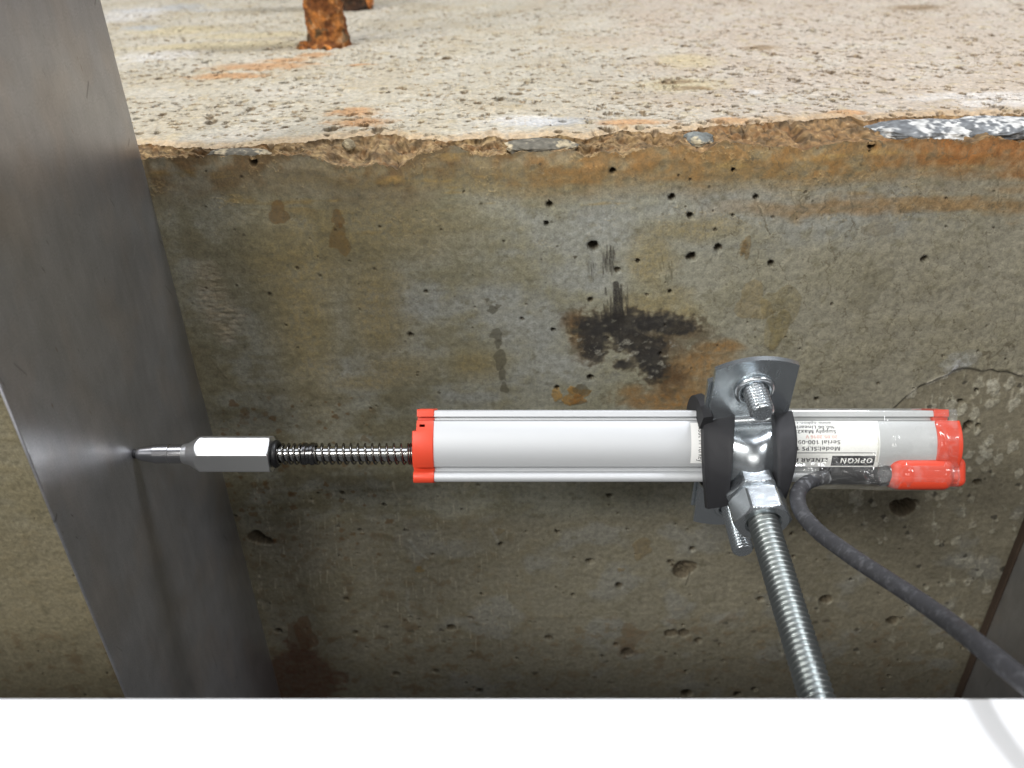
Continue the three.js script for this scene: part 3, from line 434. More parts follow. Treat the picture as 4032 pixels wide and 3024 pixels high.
// ------------------------------------------------------------------ white ledge close to the camera
const LE = atDepth(2016, 2742, 0.193), ledgeMat = new THREE.MeshStandardMaterial({ color: rgb(219, 220, 222), roughness: 0.55 });
{
  const g = new RoundedBoxGeometry(1.1, 0.022, 0.5, 4, 0.0012), m = tag(mesh('white_ledge', g, ledgeMat), 'bright white ledge along the bottom of the frame under the cable', 'ledge');
  const X = RT.clone(), Z = X.clone().cross(V(0, 1, 0)).normalize(), Y = Z.clone().cross(X);
  m.quaternion.setFromRotationMatrix(new THREE.Matrix4().makeBasis(X, Y, Z)); m.position.copy(LE).addScaledVector(Y, -0.011).addScaledVector(Z, 0.25);
}

// ------------------------------------------------------------------ linear position sensor, lying across the view
const D = 0.293, K = D / F * 1000;                                  // mm per photo pixel at its depth
const SX = (px, q = 0) => (px - 2016) * K * (293 - q) / 293, SY = (py, q = 0) => (1512 - py) * K * (293 - q) / 293;
const frame = (o) => { o.position.copy(CAM).addScaledVector(AX, D); o.quaternion.setFromRotationMatrix(new THREE.Matrix4().makeBasis(RT, UP, AX.clone().negate())); return o; };
const sensor = frame(thing('position_sensor', 'linear position sensor with silver body, red end caps and spring plunger clamped before the wall', 'sensor'));
const scaled = (g) => g.scale(mm, mm, mm);
const alu = new THREE.MeshPhysicalMaterial({ color: rgb(255, 255, 255), metalness: 0.25, roughness: 0.58, map: paint(1024, 256, (u, v) => { const s = 190 + 6 * fbm(u * 26, v * 40, 4, 520) + 3 * n2(u * 300, v * 200, 5), k = fbm(u * 160, v * 120, 2, 530) > 0.62 ? 34 : 0; return [s - k, s + 2 - k, s + 4 - k]; }), bumpScale: 0.00003 });
alu.roughnessMap = paint(512, 256, (u, v) => { const r = 225 + 24 * fbm(u * 30, v * 60, 3, 300); return [r, r, r]; }, false);
const steelBright = new THREE.MeshStandardMaterial({ color: rgb(206, 206, 204), metalness: 1, roughness: 0.16 });
const zinc = new THREE.MeshPhysicalMaterial({ color: rgb(206, 212, 216), metalness: 0.96, roughness: 0.33, roughnessMap: paint(256, 256, (u, v) => { const r = 190 + 60 * fbm(u * 9, v * 9, 4, 320); return [r, r, r]; }, false) });
const red = new THREE.MeshPhysicalMaterial({ color: rgb(212, 68, 42), roughness: 0.55, roughnessMap: paint(256, 256, (u, v) => { const r = 215 + 40 * fbm(u * 14, v * 14, 3, 330); return [r, r, r]; }, false) });
const blackPlastic = new THREE.MeshStandardMaterial({ color: rgb(34, 34, 36), roughness: 0.5 });
const CY = SY(1747, 8), BR = 14, BQ = -5;                          // bulge centre height, radius, depth
function profile(grow = 0) {                                         // outline in (p, q), from the top front round to the back
  const P = [], y = (py, q) => SY(py, q), g = grow;
  P.push([y(1617, 6) + g, 5.8 + g], [y(1617, 6) + g - 0.4, 6.2 + g], [y(1640, 6), 6.4 + g], [y(1642, 5), 4.0 + g], [y(1655, 5), 4.2 + g]);
  const a0 = Math.acos(clamp((y(1658, 5) - CY) / BR, -1, 1)), a1 = Math.acos(clamp((y(1836, 5) - CY) / BR, -1, 1));
  for (let k = 0; k <= 36; k++) { const a = mix(a0, a1, k / 36); P.push([CY + (BR + g) * Math.cos(a), BQ + (BR + g) * Math.sin(a)]); }
  P.push([y(1838, 5), 4.2 + g], [y(1857, 5), 3.4 + g]);
  const r = 1.9, c = y(1875, 3); for (let k = 0; k <= 12; k++) { const a = Math.PI * (0.15 + 0.7 * k / 12); P.push([c + (r + g) * Math.cos(a), 4.3 + (r + g) * Math.sin(a)]); }
  P.push([y(1897, 3) - g * 0.5, 3.4 + g], [y(1899, 0) - g, -2], [y(1899, 0) - g, -9 - g], [y(1880, 0), -10 - g], [y(1635, 0), -10 - g], [y(1617, 0) + g, -9 - g]);
  return P;
}
const matSX = new THREE.Matrix4().makeBasis(V(0, 0, -1), V(0, 1, 0), V(1, 0, 0));
function extrude(points, x0, x1, bevel = 0) {
  const s = new THREE.Shape(points.map(([p, q]) => new THREE.Vector2(-q, p)));
  const g = new THREE.ExtrudeGeometry(s, { depth: x1 - x0 - 2 * bevel, bevelEnabled: bevel > 0, bevelThickness: bevel, bevelSize: bevel, bevelOffset: -bevel, bevelSegments: 3, curveSegments: 4 });
  g.translate(0, 0, x0 + bevel).applyMatrix4(matSX); return g;
}
const XL = SX(1716), XR = SX(3640);
mesh('housing', scaled(toCreasedNormals(extrude(profile(), XL - 1, XR + 1), 0.5)), alu, sensor);
{ // front cap with its step and slot
  let cap = extrude(profile(0.45), SX(1634), XL, 0.5);
  const ev = new Evaluator(); ev.attributes = ['position', 'normal', 'uv']; ev.useGroups = false;
  const cut = (x, y, z, w, h, d) => { const b = new Brush(new THREE.BoxGeometry(w, h, d).translate(x, y, z)); b.updateMatrixWorld(); const a = new Brush(cap); a.updateMatrixWorld(); cap = ev.evaluate(a, b, SUBTRACTION).geometry; };
  cut(SX(1630), SY(1650), 0, 3.6, 7.6, 30); cut(SX(1668, 3), SY(1674, 4), 5, 1.9, 0.9, 8);
  mesh('end_cap', scaled(toCreasedNormals(cap, 0.6)), red, sensor);
}
{ // rear cap: top corner, round nose, foot
  const c2 = (x0, x1, keep, b) => extrude(profile(0.45).filter(([p]) => keep(p)), x0, x1, b);
  const top = extrude([[SY(1617, 6) + 0.4, 6.5], [SY(1640, 6), 6.7], [SY(1642, 5), 5.6], [SY(1680, 5), 5.6], [SY(1680), -10], [SY(1617) + 0.4, -10]], XR, SX(3700), 0.4);
  const nose = extrude(profile(0.45).filter(([p]) => p < SY(1657, 2) + 0.3), XR, SX(3738), 0.5);
  const foot = new RoundedBoxGeometry(SX(3806, 4) - XR, SY(1800, 4) - SY(1918, 4), 15, 5, 2.6).translate((SX(3806, 4) + XR) / 2, (SY(1800, 4) + SY(1918, 4)) / 2, -2.2);
  mesh('end_cap', scaled(mergeGeometries([top, nose, foot, new RoundedBoxGeometry(SX(3772, 5) - XR, SY(1706, 5) - SY(1908, 5), 15, 4, 0.9).translate((SX(3772, 5) + XR) / 2, (SY(1706, 5) + SY(1908, 5)) / 2, -1.6)].map((g) => { const n = g.index ? g.toNonIndexed() : g; n.clearGroups(); return toCreasedNormals(n, 0.6); }))), red, sensor);
}
const PQ = 5.2, PYC = SY(1862, PQ), PR = 5.9;
{ // red plug socket under the body and the black plug in it
  const b = [new RoundedBoxGeometry(SX(3752, PQ) - SX(3492, PQ), 2 * PR, 2 * PR, 8, 4.2).translate((SX(3752, PQ) + SX(3492, PQ)) / 2, PYC, PQ - 2)];
  mesh('plug_socket', scaled(toCreasedNormals(b[0].toNonIndexed(), 0.7)), red, sensor);
  const L = [[0, SX(3232, PQ)], [2.6, SX(3232, PQ)], [3.3, SX(3240, PQ)], [3.3, SX(3262, PQ)], [4.3, SX(3264, PQ)], [4.3, SX(3470, PQ)], [4.8, SX(3472, PQ)], [4.8, SX(3500, PQ)], [0, SX(3500, PQ)]].map(([r, x]) => new THREE.Vector2(r, x));
  mesh('plug', scaled(toCreasedNormals(new THREE.LatheGeometry(L, 40).rotateZ(-Math.PI / 2).toNonIndexed(), 0.6).translate(0, PYC, PQ - 2.5)), blackPlastic, sensor);
}
// plunger: rod, spring, collar, ring, hexagonal sleeve and pointed tip
const RY = SY(1787), lathe = (pts, n = 48) => toCreasedNormals(new THREE.LatheGeometry(pts.map(([x, r]) => new THREE.Vector2(r, x)), n).rotateZ(-Math.PI / 2).toNonIndexed(), 0.5).translate(0, RY, 0);
mesh('plunger_rod', scaled(lathe([[SX(1060), 0], [SX(1060), 2.75], [SX(1640), 2.75], [SX(1640), 0]])), steelBright, sensor);
const springMat = new THREE.MeshStandardMaterial({ color: rgb(120, 118, 114), metalness: 1, roughness: 0.25 });
{
  class Coil extends THREE.Curve { constructor(a, b, turns, tight) { super(); Object.assign(this, { a, b, turns, tight }); } getPoint(t, o = V(0, 0, 0)) { const q = t * this.turns * 2 * Math.PI; return o.set(mix(this.a, this.b, this.tight ? this.tight(t) : t), RY + 3.55 * Math.cos(q), 3.55 * Math.sin(q)); } }
  const mk = (a, b, n, tight) => new THREE.TubeGeometry(new Coil(a, b, n, tight), n * 36, 0.38, 8);
  const end = (t) => t < 0.82 ? t / 0.82 * 0.945 : 0.945 + (t - 0.82) / 0.18 * 0.055;
  mesh('spring', scaled(mk(SX(1092), SX(1204), 5)), springMat, sensor);
  mesh('spring', scaled(mk(SX(1240), SX(1632), 16, end)), springMat, sensor);
  mesh('spring_collar', scaled(lathe([[SX(1196), 2.8], [SX(1196), 3.9], [SX(1208), 4.0], [SX(1212), 3.6], [SX(1222), 3.6], [SX(1226), 4.05], [SX(1236), 4.05], [SX(1240), 3.7], [SX(1246), 3.9], [SX(1252), 2.8]])), new THREE.MeshStandardMaterial({ color: rgb(112, 112, 112), metalness: 1, roughness: 0.22 }), sensor);
  mesh('rubber_ring', scaled(new THREE.TorusGeometry(3.9, 1.1, 14, 40).rotateY(Math.PI / 2).translate(SX(1088), RY, 0)), new THREE.MeshStandardMaterial({ color: rgb(16, 16, 17), roughness: 0.45 }), sensor);
}
{
  const xa = SX(722), xb = SX(1074), HA = 6.1, RC = HA / Math.cos(Math.PI / 6);
  const prof = polyline([[xa, 3.4], [SX(745), 3.9], [SX(770), 5.2], [SX(806), 7.2], [xb - 0.7, 7.3], [xb, 6.5]]);
  const nv = 70, sleeve = grid(144, nv, (u, v, o) => {
    const a = u * 2 * Math.PI, x = v < 0.5 ? mix(xa, SX(815), v * 2) : v < 0.9 ? mix(SX(815), xb - 0.8, (v - 0.5) / 0.4) : mix(xb - 0.8, xb, (v - 0.9) / 0.1);
    const s = ((a + Math.PI / 6) % (Math.PI / 3)) - Math.PI / 6, sharp = Math.min(HA / Math.cos(s), RC - 0.12), r = Math.min(sharp, prof(x));   // a ridge faces the viewer
    const b = a + Math.PI / 2 + Math.PI / 6 ; o[0] = x; o[1] = RY + r * Math.cos(b); o[2] = r * Math.sin(b); o[3] = u; o[4] = v;
  }, true);
  sleeve.index.array.reverse();
  const end = new THREE.RingGeometry(2.6, 6.2, 48).rotateY(Math.PI / 2).translate(xb - 0.05, RY, 0);
  const hexMat = new THREE.MeshPhysicalMaterial({ color: rgb(228, 229, 228), metalness: 0.92, roughness: 0.3 });
  mesh('hex_sleeve', scaled(mergeGeometries([toCreasedNormals(sleeve.toNonIndexed(), 0.45), end.toNonIndexed()])), hexMat, sensor);
  const tipMat = new THREE.MeshStandardMaterial({ color: rgb(200, 200, 200), metalness: 1, roughness: 0.18 });
  mesh('tip', scaled(lathe([[SX(532), 0], [SX(533), 0.9], [SX(538), 1.7], [SX(548), 2.3], [SX(562), 2.6], [SX(612), 3.3], [SX(613), 3.42], [SX(669), 3.42], [SX(671), 3.25], [SX(673), 3.25], [SX(675), 3.42], [SX(726), 3.42], [SX(726), 0]])), tipMat, sensor);
  mesh('tip_ball', scaled(new THREE.SphereGeometry(1.7, 24, 16).scale(0.8, 1, 1).translate(SX(532), RY, 0)), blackPlastic, sensor);
}
// printed labels
function labelPatch(px0, px1, py0, py1, lift) {
  const a0 = Math.acos(clamp((SY(py0, 6) - CY) / (BR + lift), -1, 1)), a1 = Math.acos(clamp((SY(py1, 6) - CY) / (BR + lift), -1, 1)), x0 = SX(px0, 9), x1 = SX(px1, 9);
  return scaled(grid(8, 40, (u, v, o) => { const a = mix(a1, a0, v), r = BR + lift; o[0] = mix(x0, x1, u); o[1] = CY + r * Math.cos(a); o[2] = BQ + r * Math.sin(a); o[3] = u; o[4] = v; }));
}
function printed(w, h, draw) { const c = document.createElement('canvas'); c.width = w; c.height = h; const g = c.getContext('2d'); g.fillStyle = '#f1f1ef'; g.fillRect(0, 0, w, h); draw(g, w, h); const t = new THREE.CanvasTexture(c); t.colorSpace = THREE.SRGBColorSpace; t.anisotropy = 8; return new THREE.MeshPhysicalMaterial({ map: t, roughness: 0.45 }); }
const typeLabel = printed(1024, 640, (g, w, h) => {                    // drawn upright and turned, as the sensor hangs upside down
  g.translate(w, h); g.rotate(Math.PI); g.fillStyle = '#15151c'; g.textBaseline = 'alphabetic';
  const X = 42, line = (s, y, size, x = 500) => { g.font = `bold ${size}px sans-serif`; g.fillText(s, x, y); };
  g.fillRect(X, 20, 440, 150); g.fillStyle = '#f4f4f2'; g.font = 'bold 112px sans-serif'; g.save(); g.translate(X + 16, 136); g.scale(0.86, 0.92); g.fillText('OPKON', 0, 0); g.restore();
  g.fillStyle = '#15151c'; line('LINEAR POTENTIOMETER', 138, 78, 520); g.fillRect(X, 205, w - X, 10);
  line('Model:SLPS 100', 292, 72, 404); line('Serial 100-0910', 376, 72, 404); g.fillStyle = '#d9a79c'; line('20.05.2016 V', 440, 56, 430); g.fillStyle = '#15151c'; line('Supply Max28V', 512, 66, 440); line('%0,06 Linearity', 572, 60, 452); line('www.opkon.com', 628, 56, 476);
});
mesh('type_label', labelPatch(3070, 3466, 1657, 1838, 0.09), typeLabel, sensor);
const madeLabel = printed(256, 512, (g, w, h) => { g.fillStyle = '#15151c'; g.translate(70, 28); g.rotate(Math.PI / 2); g.font = '78px sans-serif'; g.save(); g.scale(0.86, 1); g.fillText('Made in Turkey', 0, 0); g.restore(); g.fillRect(190, -120, 16, 34); g.beginPath(); g.moveTo(320, -60); g.lineTo(390, -130); g.lineTo(404, -118); g.lineTo(340, -54); g.fill(); });
mesh('origin_label', labelPatch(2722, 2830, 1664, 1822, 0.09), madeLabel, sensor);
// clear tape wound round the rear half
const tapeMat = new THREE.MeshPhysicalMaterial({ color: rgb(250, 250, 248), transmission: 1, thickness: 0, roughness: 0.09, ior: 1.6, transmissionMap: paint(512, 256, (u, v) => { const a = fbm(u * 7, v * 5, 4, 500), r = 255 * (0.98 - 0.08 * smooth(0.0, 0.35, a) - 0.05 * smooth(0.06, 0, Math.abs(fbm(u * 5, v * 7, 3, 510)))); return [r, r, r]; }, false) });
{
  const hull = []; // p, q going from the top back, over the front, to the lower back
  hull.push([SY(1630), -8], [SY(1611, 2), 0], [SY(1611, 6), 6.2], [SY(1622, 6), 7.1]);
  for (let k = 0; k <= 14; k++) { const a = mix(1.02, 2.02, k / 14); hull.push([CY + (BR + 0.55) * Math.cos(a), BQ + (BR + 0.55) * Math.sin(a)]); }
  for (let k = 0; k <= 10; k++) { const a = mix(1.1, 3.2, k / 10); hull.push([PYC + (PR + 0.5) * Math.cos(a), PQ - 2 + (PR + 0.5) * Math.sin(a)]); }
  hull.push([PYC - PR - 0.2, -6]);
  const curve = new THREE.CatmullRomCurve3(hull.map(([p, q]) => V(p, q, 0)), false, 'centripetal'), pts = curve.getSpacedPoints(150);
  const xa = SX(3128, 8), xb = SX(3772, 8);
  const folds = [[0.9, 3250, 1817, 3330, 1815, 3398, 1818, 3452, 1830, 3490, 1836], [1.0, 3232, 1875, 3280, 1832, 3330, 1838, 3374, 1854, 3410, 1898, 3482, 1890], [0.8, 3434, 1791, 3440, 1830, 3448, 1884], [0.5, 3172, 1770, 3180, 1820, 3196, 1890], [0.45, 3190, 1780, 3206, 1880], [0.4, 3340, 1660, 3400, 1690, 3440, 1760], [0.3, 3480, 1650, 3520, 1720, 3530, 1790], [0.5, 3700, 1680, 3722, 1760, 3734, 1900], [0.3, 3570, 1810, 3574, 1910]].map(([h, ...q]) => { const L = []; for (let i = 0; i < q.length; i += 2) L.push([SX(q[i], 8), SY(q[i + 1], 7)]); L.h = h; return L; });
  mesh('clear_tape', scaled(grid(340, 150, (u, v, o) => {
    const P = pts[Math.round(v * 150)], x = mix(xa, xb, u), low = smooth(0.44, 0.6, v);
    let lift = 0.05 * fbm(x / 8, v * 8, 3, 420) - 0.5 * low * smooth(SX(3500, 8), SX(3380, 8), x);
    for (const L of folds) for (let i = 1; i < L.length; i++) { const [ax, ay] = L[i - 1], [bx, by] = L[i], dx = bx - ax, dy = by - ay, t = clamp(((x - ax) * dx + (P.x - ay) * dy) / (dx * dx + dy * dy)), d = Math.hypot(x - ax - t * dx, P.x - ay - t * dy); if (d < 2.2) lift = Math.max(lift, L.h * Math.exp(-((d / 0.75) ** 2)) + lift * 0.5); }
    const nx = v < 0.99 ? pts[Math.min(150, Math.round(v * 150) + 1)] : P, tx = nx.x - P.x, ty = nx.y - P.y, l = Math.hypot(tx, ty) || 1;
    o[0] = x + 0.4 * Math.sin(v * 9) * (u > 0.5 ? 1 : -1); o[1] = P.x + lift * (-(-ty) / l) * -1; o[2] = P.y + lift * (-tx / l) * -1 * -1; o[3] = u; o[4] = v;
    o[1] = P.x + lift * (ty / l); o[2] = P.y + lift * (-tx / l);
  })), tapeMat, sensor);
}

// ------------------------------------------------------------------ pipe clamp round the sensor
const N = atDepth(3226, 2735, 0.238).sub(atDepth(2995, 1985, 0.287)).normalize();      // the way the rod points
const axisAt = atDepth(2914, 1758, 0.2935);
let E = V(0, 1, 0).addScaledVector(N, -N.y).normalize(); E.applyAxisAngle(N, 0.045); const CXv = E.clone().cross(N).normalize();
const clampFrame = (o) => { o.position.copy(axisAt); o.quaternion.setFromRotationMatrix(new THREE.Matrix4().makeBasis(CXv, E, N)); return o; };
const band = clampFrame(thing('pipe_clamp', 'zinc plated pipe clamp with two bolted ears holding the sensor body', 'pipe clamp'));
function strap(front) {                                               // sheet across w, along the path from the upper ear to the lower ear
  const R = 15.6, n0 = front ? 0.15 : 0.25, path = [], s = front ? 1 : -1, LE2 = front ? 43.5 : 36;
  for (let k = 0; k <= 22; k++) path.push([mix(LE2, 17.2, k / 22), n0, 0]);
  for (let k = 0; k <= 60; k++) { const a = mix(Math.PI / 2 - 0.10, -Math.PI / 2 + 0.10, k / 60); path.push([R * Math.sin(a) * 1.02, Math.max(n0, R * Math.cos(a)), smooth(0, 0.16, k / 60) * smooth(1, 0.84, k / 60)]); }
  for (let k = 0; k <= 22; k++) path.push([mix(-17.2, -LE2, k / 22), n0, 0]);
  const nw = 40, nl = path.length - 1, th = 1.9;
  const surf = (off) => grid(nw, nl, (u, v, o) => {
    const k = Math.round(v * nl), [e, n, c] = path[k], w = mix(-13.3, 13.3, u) * (1 - 0.12 * c), crown = c * 3.4 * (Math.abs(w) < 11.5 ? 0.5 + 0.5 * Math.cos(Math.PI * w / 11.5) : 0), len = Math.hypot(e, n) || 1;
    const end = smooth(30, LE2, Math.abs(e)), arc = 3.4 * (w / 13.3) ** 2 * end;
    const dimple = 0.35 * smooth(9, 5.5, Math.hypot(w, Math.abs(e) - 31)) * (c ? 0 : 1);
    const k2 = Math.abs(e) < 16 && n > n0 + 0.2 ? 1 : 0; o[0] = w; o[1] = e + k2 * e / len * off * c - Math.sign(e) * arc; o[2] = s * (n + (k2 ? mix(1, n / len, c) * off : off) + crown * smooth(0, 9, n) + dimple);
    o[3] = u; o[4] = v;
  });
  const A = surf(th), B = surf(0), p = A.attributes.position, q = B.attributes.position, W = nw + 1, rim = [], edge = [];
  for (let i = 0; i <= nw; i++) edge.push(i); for (let j = 1; j <= nl; j++) edge.push(j * W + nw); for (let i = nw - 1; i >= 0; i--) edge.push(nl * W + i); for (let j = nl - 1; j >= 1; j--) edge.push(j * W); edge.push(0);
  for (let k = 0; k + 1 < edge.length; k++) { const a = edge[k], b = edge[k + 1], f = (P, i) => [P.getX(i), P.getY(i), P.getZ(i)]; rim.push(...f(p, a), ...f(q, a), ...f(p, b), ...f(p, b), ...f(q, a), ...f(q, b)); }
  const g = new THREE.BufferGeometry(); g.setAttribute('position', new THREE.Float32BufferAttribute(rim, 3)); g.setAttribute('uv', new THREE.Float32BufferAttribute(new Float32Array(rim.length / 3 * 2), 2)); g.computeVertexNormals();
  return scaled(mergeGeometries([A.toNonIndexed(), B.toNonIndexed(), g]));
}
mesh('front_strap', strap(true), zinc, band);
mesh('back_strap', strap(false), zinc, band).position.x = -0.0012;
const rubber = new THREE.MeshStandardMaterial({ color: rgb(38, 38, 41), roughness: 0.7 });
function lip(w0, w1, a0, a1, r0, r1, r2, side) {                       // rubber rim over a strap edge
  const n = 40, prof = [[0, 0], [0, 1], [1, 1], [1, 0]];
  const ring = (a, k) => { const t = k / n, sw = w0 < -14 && side > 0 ? 1.3 * Math.sin(Math.PI * t) : 0, out = mix(mix(r0, r1, smooth(0, 0.5, t)), r2, smooth(0.5, 1, t)), inn = 13.4; return [[w0, inn], [w0 + 0.6, out], [w1 - 0.6, out + 0.5], [w1, out], [w1, inn]].map(([w, r]) => [w + sw, r * Math.sin(a), side * r * Math.cos(a)]); };
  const P = [], q = (A, B, C, Dd) => P.push(...A, ...B, ...C, ...A, ...C, ...Dd);
  for (let k = 0; k < n; k++) { const A = ring(mix(a0, a1, k / n), k), B = ring(mix(a0, a1, (k + 1) / n), k + 1); for (let i = 0; i < 5; i++) q(A[i], A[(i + 1) % 5], B[(i + 1) % 5], B[i]); }
  const cap = (R) => { for (let i = 1; i < 4; i++) P.push(...R[0], ...R[i], ...R[i + 1]); };
  cap(ring(a0, 0)); cap(ring(a1, n));
  const g = new THREE.BufferGeometry(); g.setAttribute('position', new THREE.Float32BufferAttribute(P, 3));
  const uv = new Float32Array(P.length / 3 * 2); for (let i = 0; i < uv.length / 2; i++) { uv[2 * i] = P[3 * i] / 20; uv[2 * i + 1] = P[3 * i + 1] / 40; } g.setAttribute('uv', new THREE.BufferAttribute(uv, 2));
  g.computeVertexNormals(); return scaled(toCreasedNormals(g, 0.7));
}
const rad = (d) => d * Math.PI / 180;
band.updateMatrixWorld(true);
const toBand = band.matrixWorld.clone().invert();
function flap(L, R, thick) {                                           // thick rubber strip between two edges, each a list of [photo x, photo y, depth mm]
  const curve = (Q) => new THREE.CatmullRomCurve3(Q.map(([x, y, d]) => atDepth(x, y, d * mm)), false, 'centripetal'), A = curve(L), B = curve(R), back = AX.clone().multiplyScalar(thick * mm);
  const nu = 14, nv = 40, half = 0.0006, face = (off, inset) => grid(nu, nv, (u, v, o) => {
    const a = A.getPoint(v), b = B.getPoint(v), p = a.lerp(b, u), e = Math.min(u, 1 - u, 2 * v, 2 * (1 - v)); p.addScaledVector(AX, off + (inset ? half * smooth(0.12, 0, e) : 0)).addScaledVector(AX, 0.0002 * fbm(u * 3 + L[0][0], v * 9, 3, 450)).applyMatrix4(toBand);
    o[0] = p.x; o[1] = p.y; o[2] = p.z; o[3] = u; o[4] = v;
  });
  const F = face(0, true), G = face(thick * mm, false), p = F.attributes.position, q = G.attributes.position, W = nu + 1, edge = [], rim = [];
  for (let i = 0; i <= nu; i++) edge.push(i); for (let j = 1; j <= nv; j++) edge.push(j * W + nu); for (let i = nu - 1; i >= 0; i--) edge.push(nv * W + i); for (let j = nv - 1; j >= 0; j--) edge.push(j * W);
  const f = (P, i) => [P.getX(i), P.getY(i), P.getZ(i)];
  for (let k = 0; k + 1 < edge.length; k++) { const a = edge[k], c = edge[k + 1]; rim.push(...f(p, a), ...f(q, a), ...f(p, c), ...f(p, c), ...f(q, a), ...f(q, c)); }
  const g = new THREE.BufferGeometry(); g.setAttribute('position', new THREE.Float32BufferAttribute(rim, 3)); g.setAttribute('uv', new THREE.Float32BufferAttribute(new Float32Array(rim.length / 3 * 2), 2)); g.computeVertexNormals();
  return mergeGeometries([F.toNonIndexed(), G.toNonIndexed(), g]);
}
mesh('rubber_lip', flap([[2778, 1600, 285], [2773, 1700, 279.5], [2777, 1850, 279], [2788, 2006, 287]], [[2897, 1630, 279], [2892, 1725, 273], [2881, 1862, 273], [2869, 1994, 281]], 5), rubber, band);
mesh('rubber_lip', flap([[3048, 1624, 279], [3060, 1730, 271], [3066, 1860, 270], [3066, 1965, 275]], [[3123, 1619, 278], [3141, 1720, 272], [3135, 1835, 271.5], [3092, 1985, 277]], 6), rubber, band);
mesh('rubber_lip', lip(-16.2, -12.2, rad(100), rad(-60), 20.4, 18.8, 19, -1), rubber, band);
mesh('rubber_lip', lip(10.6, 12.4, rad(80), rad(-60), 17.4, 18.4, 18.8, -1), rubber, band);

function thread(r, depth, pitch, length, chamfer = 1.2, perTurn = 12) {     // screw thread along z from 0 to length, mm, closed at both ends
  const nu = 48, turns = Math.ceil(length / pitch) + 1, nv = turns * perTurn;
  const g = grid(nu, nv, (u, v, o) => {                                // rows follow the helix; the seam lies on the far side
    const h = Math.round(v * nv) / perTurn, z = clamp((h + u - 1) * pitch, 0, length), a = (u - 0.25) * 2 * Math.PI, t = Math.abs((h % 1) - 0.5) * 2, tri = clamp((t - 0.08) / 0.8);
    let q = r - depth * (1 - tri); q = Math.min(q, r - depth * 1.1 + (length - z) * 1.1, r - depth * 1.1 + z * 1.1 + 0.3);
    o[0] = q * Math.cos(a); o[1] = q * Math.sin(a); o[2] = z; o[3] = u; o[4] = z / 20;
  });
  const cap = (z, flip) => { const c = new THREE.CircleGeometry(r - depth * 1.1, nu).translate(0, 0, 0); if (flip) c.rotateX(Math.PI); c.translate(0, 0, z); return c; };
  return mergeGeometries([g.toNonIndexed(), cap(length).toNonIndexed(), cap(0, true).toNonIndexed()]);
}
for (const e of [31, -31]) {
  const bolt = mesh('bolt', scaled(thread(3.95, 0.72, 1.25, e > 0 ? 19.5 : 29).translate(0, e, -6)), zinc, band); bolt.name = 'bolt';
  const col = new THREE.LatheGeometry([[4.3, 2.2], [6.2, 2.6], [6.6, 3.3], [5.6, 4.1], [4.7, 4.2], [4.4, 3.2]].map(([r, z]) => new THREE.Vector2(r, z)), 40).rotateX(Math.PI / 2).translate(0, e, 0);
  mesh('bolt_collar', scaled(col), zinc, band);
  mesh('bolt_head', scaled(new THREE.CylinderGeometry(5.6, 5.6, 3, 6).rotateX(Math.PI / 2).translate(0, e, -5.2)), zinc, band);
}
function hexNut(af, z0, z1, hole, chamferIn, chamferOut) {               // hexagonal nut with turned chamfers and a threaded hole
  const H = af / 2, RC = H / Math.cos(Math.PI / 6), nv = 26;
  const side = grid(144, nv, (u, v, o) => { const a = u * 2 * Math.PI, z = v < 0.35 ? mix(z0, z0 + 2, v / 0.35) : v < 0.65 ? mix(z0 + 2, z1 - 2, (v - 0.35) / 0.3) : mix(z1 - 2, z1, (v - 0.65) / 0.35), s = ((a + Math.PI / 6) % (Math.PI / 3)) - Math.PI / 6; const r = Math.min(Math.min(H / Math.cos(s), RC - 0.25), H - chamferIn + (z - z0) * 1.5, H - chamferOut + (z1 - z) * 1.5); const b = a + Math.PI / 2; o[0] = r * Math.cos(b); o[1] = r * Math.sin(b); o[2] = z; o[3] = u; o[4] = v; }, true);
  const face = new THREE.LatheGeometry([[H - chamferOut, z1], [hole + 0.9, z1], [hole, z1 - 0.9], [hole, z0], [H - chamferIn, z0]].map(([r, z]) => new THREE.Vector2(r, z)), 72).rotateX(Math.PI / 2);
  const f = face.attributes.position; for (let i = 0; i < f.count; i++) f.setZ(i, f.getZ(i));
  return scaled(mergeGeometries([toCreasedNormals(side.toNonIndexed(), 0.35), toCreasedNormals(face.toNonIndexed(), 0.4)]));
}
mesh('boss', hexNut(16.8, 15.5, 23.2, 5.1, 0.2, 0.9), zinc, band);

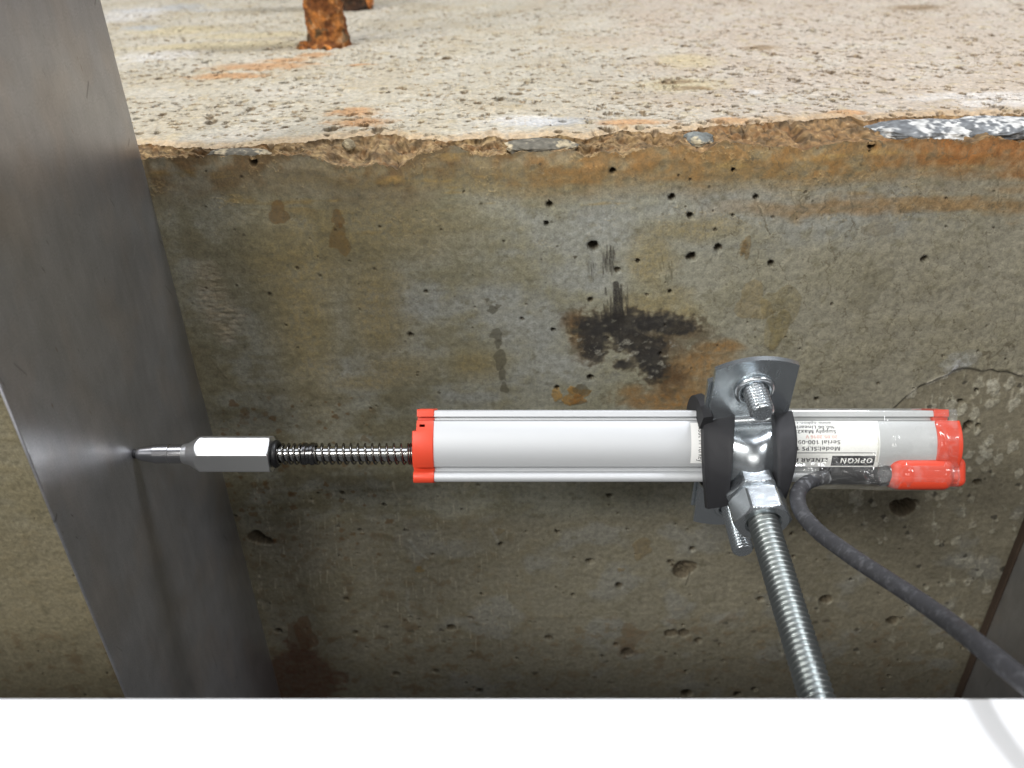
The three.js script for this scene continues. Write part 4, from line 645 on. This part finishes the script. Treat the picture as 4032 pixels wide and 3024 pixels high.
const nutG = clampFrame(thing('hex_nut', 'zinc hexagonal nut screwed on the threaded rod against the clamp', 'nut'));
mesh('nut_body', hexNut(17, 23.4, 33.4, 5.15, 0.7, 0.25), zinc, nutG);

const rod = tag(mesh('threaded_rod', scaled(thread(5.0, 1.05, 1.75, 168)), new THREE.MeshPhysicalMaterial({ color: rgb(176, 181, 180), metalness: 1, roughness: 0.33 })), 'galvanised threaded rod running from the clamp nut down behind the white ledge', 'threaded rod');
clampFrame(rod).position.addScaledVector(N, 0.0185);

// ------------------------------------------------------------------ cable
{
  const pts = [[3262, 1874, 289], [3215, 1886, 287], [3168, 1908, 281], [3140, 1950, 274], [3152, 2010, 269], [3210, 2082, 262], [3310, 2160, 251], [3440, 2248, 240], [3580, 2338, 228], [3720, 2436, 215], [3860, 2545, 197], [3980, 2640, 186], [4110, 2745, 177], [4300, 2905, 167]].map(([x, y, d]) => atDepth(x, y, d * mm));
  const curve = new THREE.CatmullRomCurve3(pts, false, 'centripetal'), n = 260, g = new THREE.TubeGeometry(curve, n, 0.00255, 28), p = g.attributes.position, nn = g.attributes.normal;
  for (let i = 0; i < p.count; i++) { const x = p.getX(i) * 1000, y = p.getY(i) * 1000, z = p.getZ(i) * 1000, d = (0.12 * fbm3(x / 6, y / 6, z / 6, 3) + 0.05 * fbm3(x / 1.5, y / 1.5, z / 1.5, 2)) * mm; p.setXYZ(i, p.getX(i) + nn.getX(i) * d, p.getY(i) + nn.getY(i) * d, p.getZ(i) + nn.getZ(i) * d); }
  g.computeVertexNormals();
  const tex = paint(1024, 128, (u, v) => { const x = u * 330, a = fbm(x / 5, v * 5, 4, 460), b = fbm(x / 1.2, v * 14, 3, 470), near = smooth(0.22, 0.02, u), m = smooth(0.0, 0.45, a + 0.3 * b) * (0.26 + 0.7 * near); return [mix(50, 128, m), mix(50, 130, m), mix(53, 134, m)].map((q) => q * (1 + 0.15 * b)); });
  tag(mesh('cable', g, new THREE.MeshStandardMaterial({ map: tex, roughness: 0.62 })), 'dusty dark grey round cable looping from the sensor plug over the white ledge', 'cable');
}

renderer.render(scene, camera);
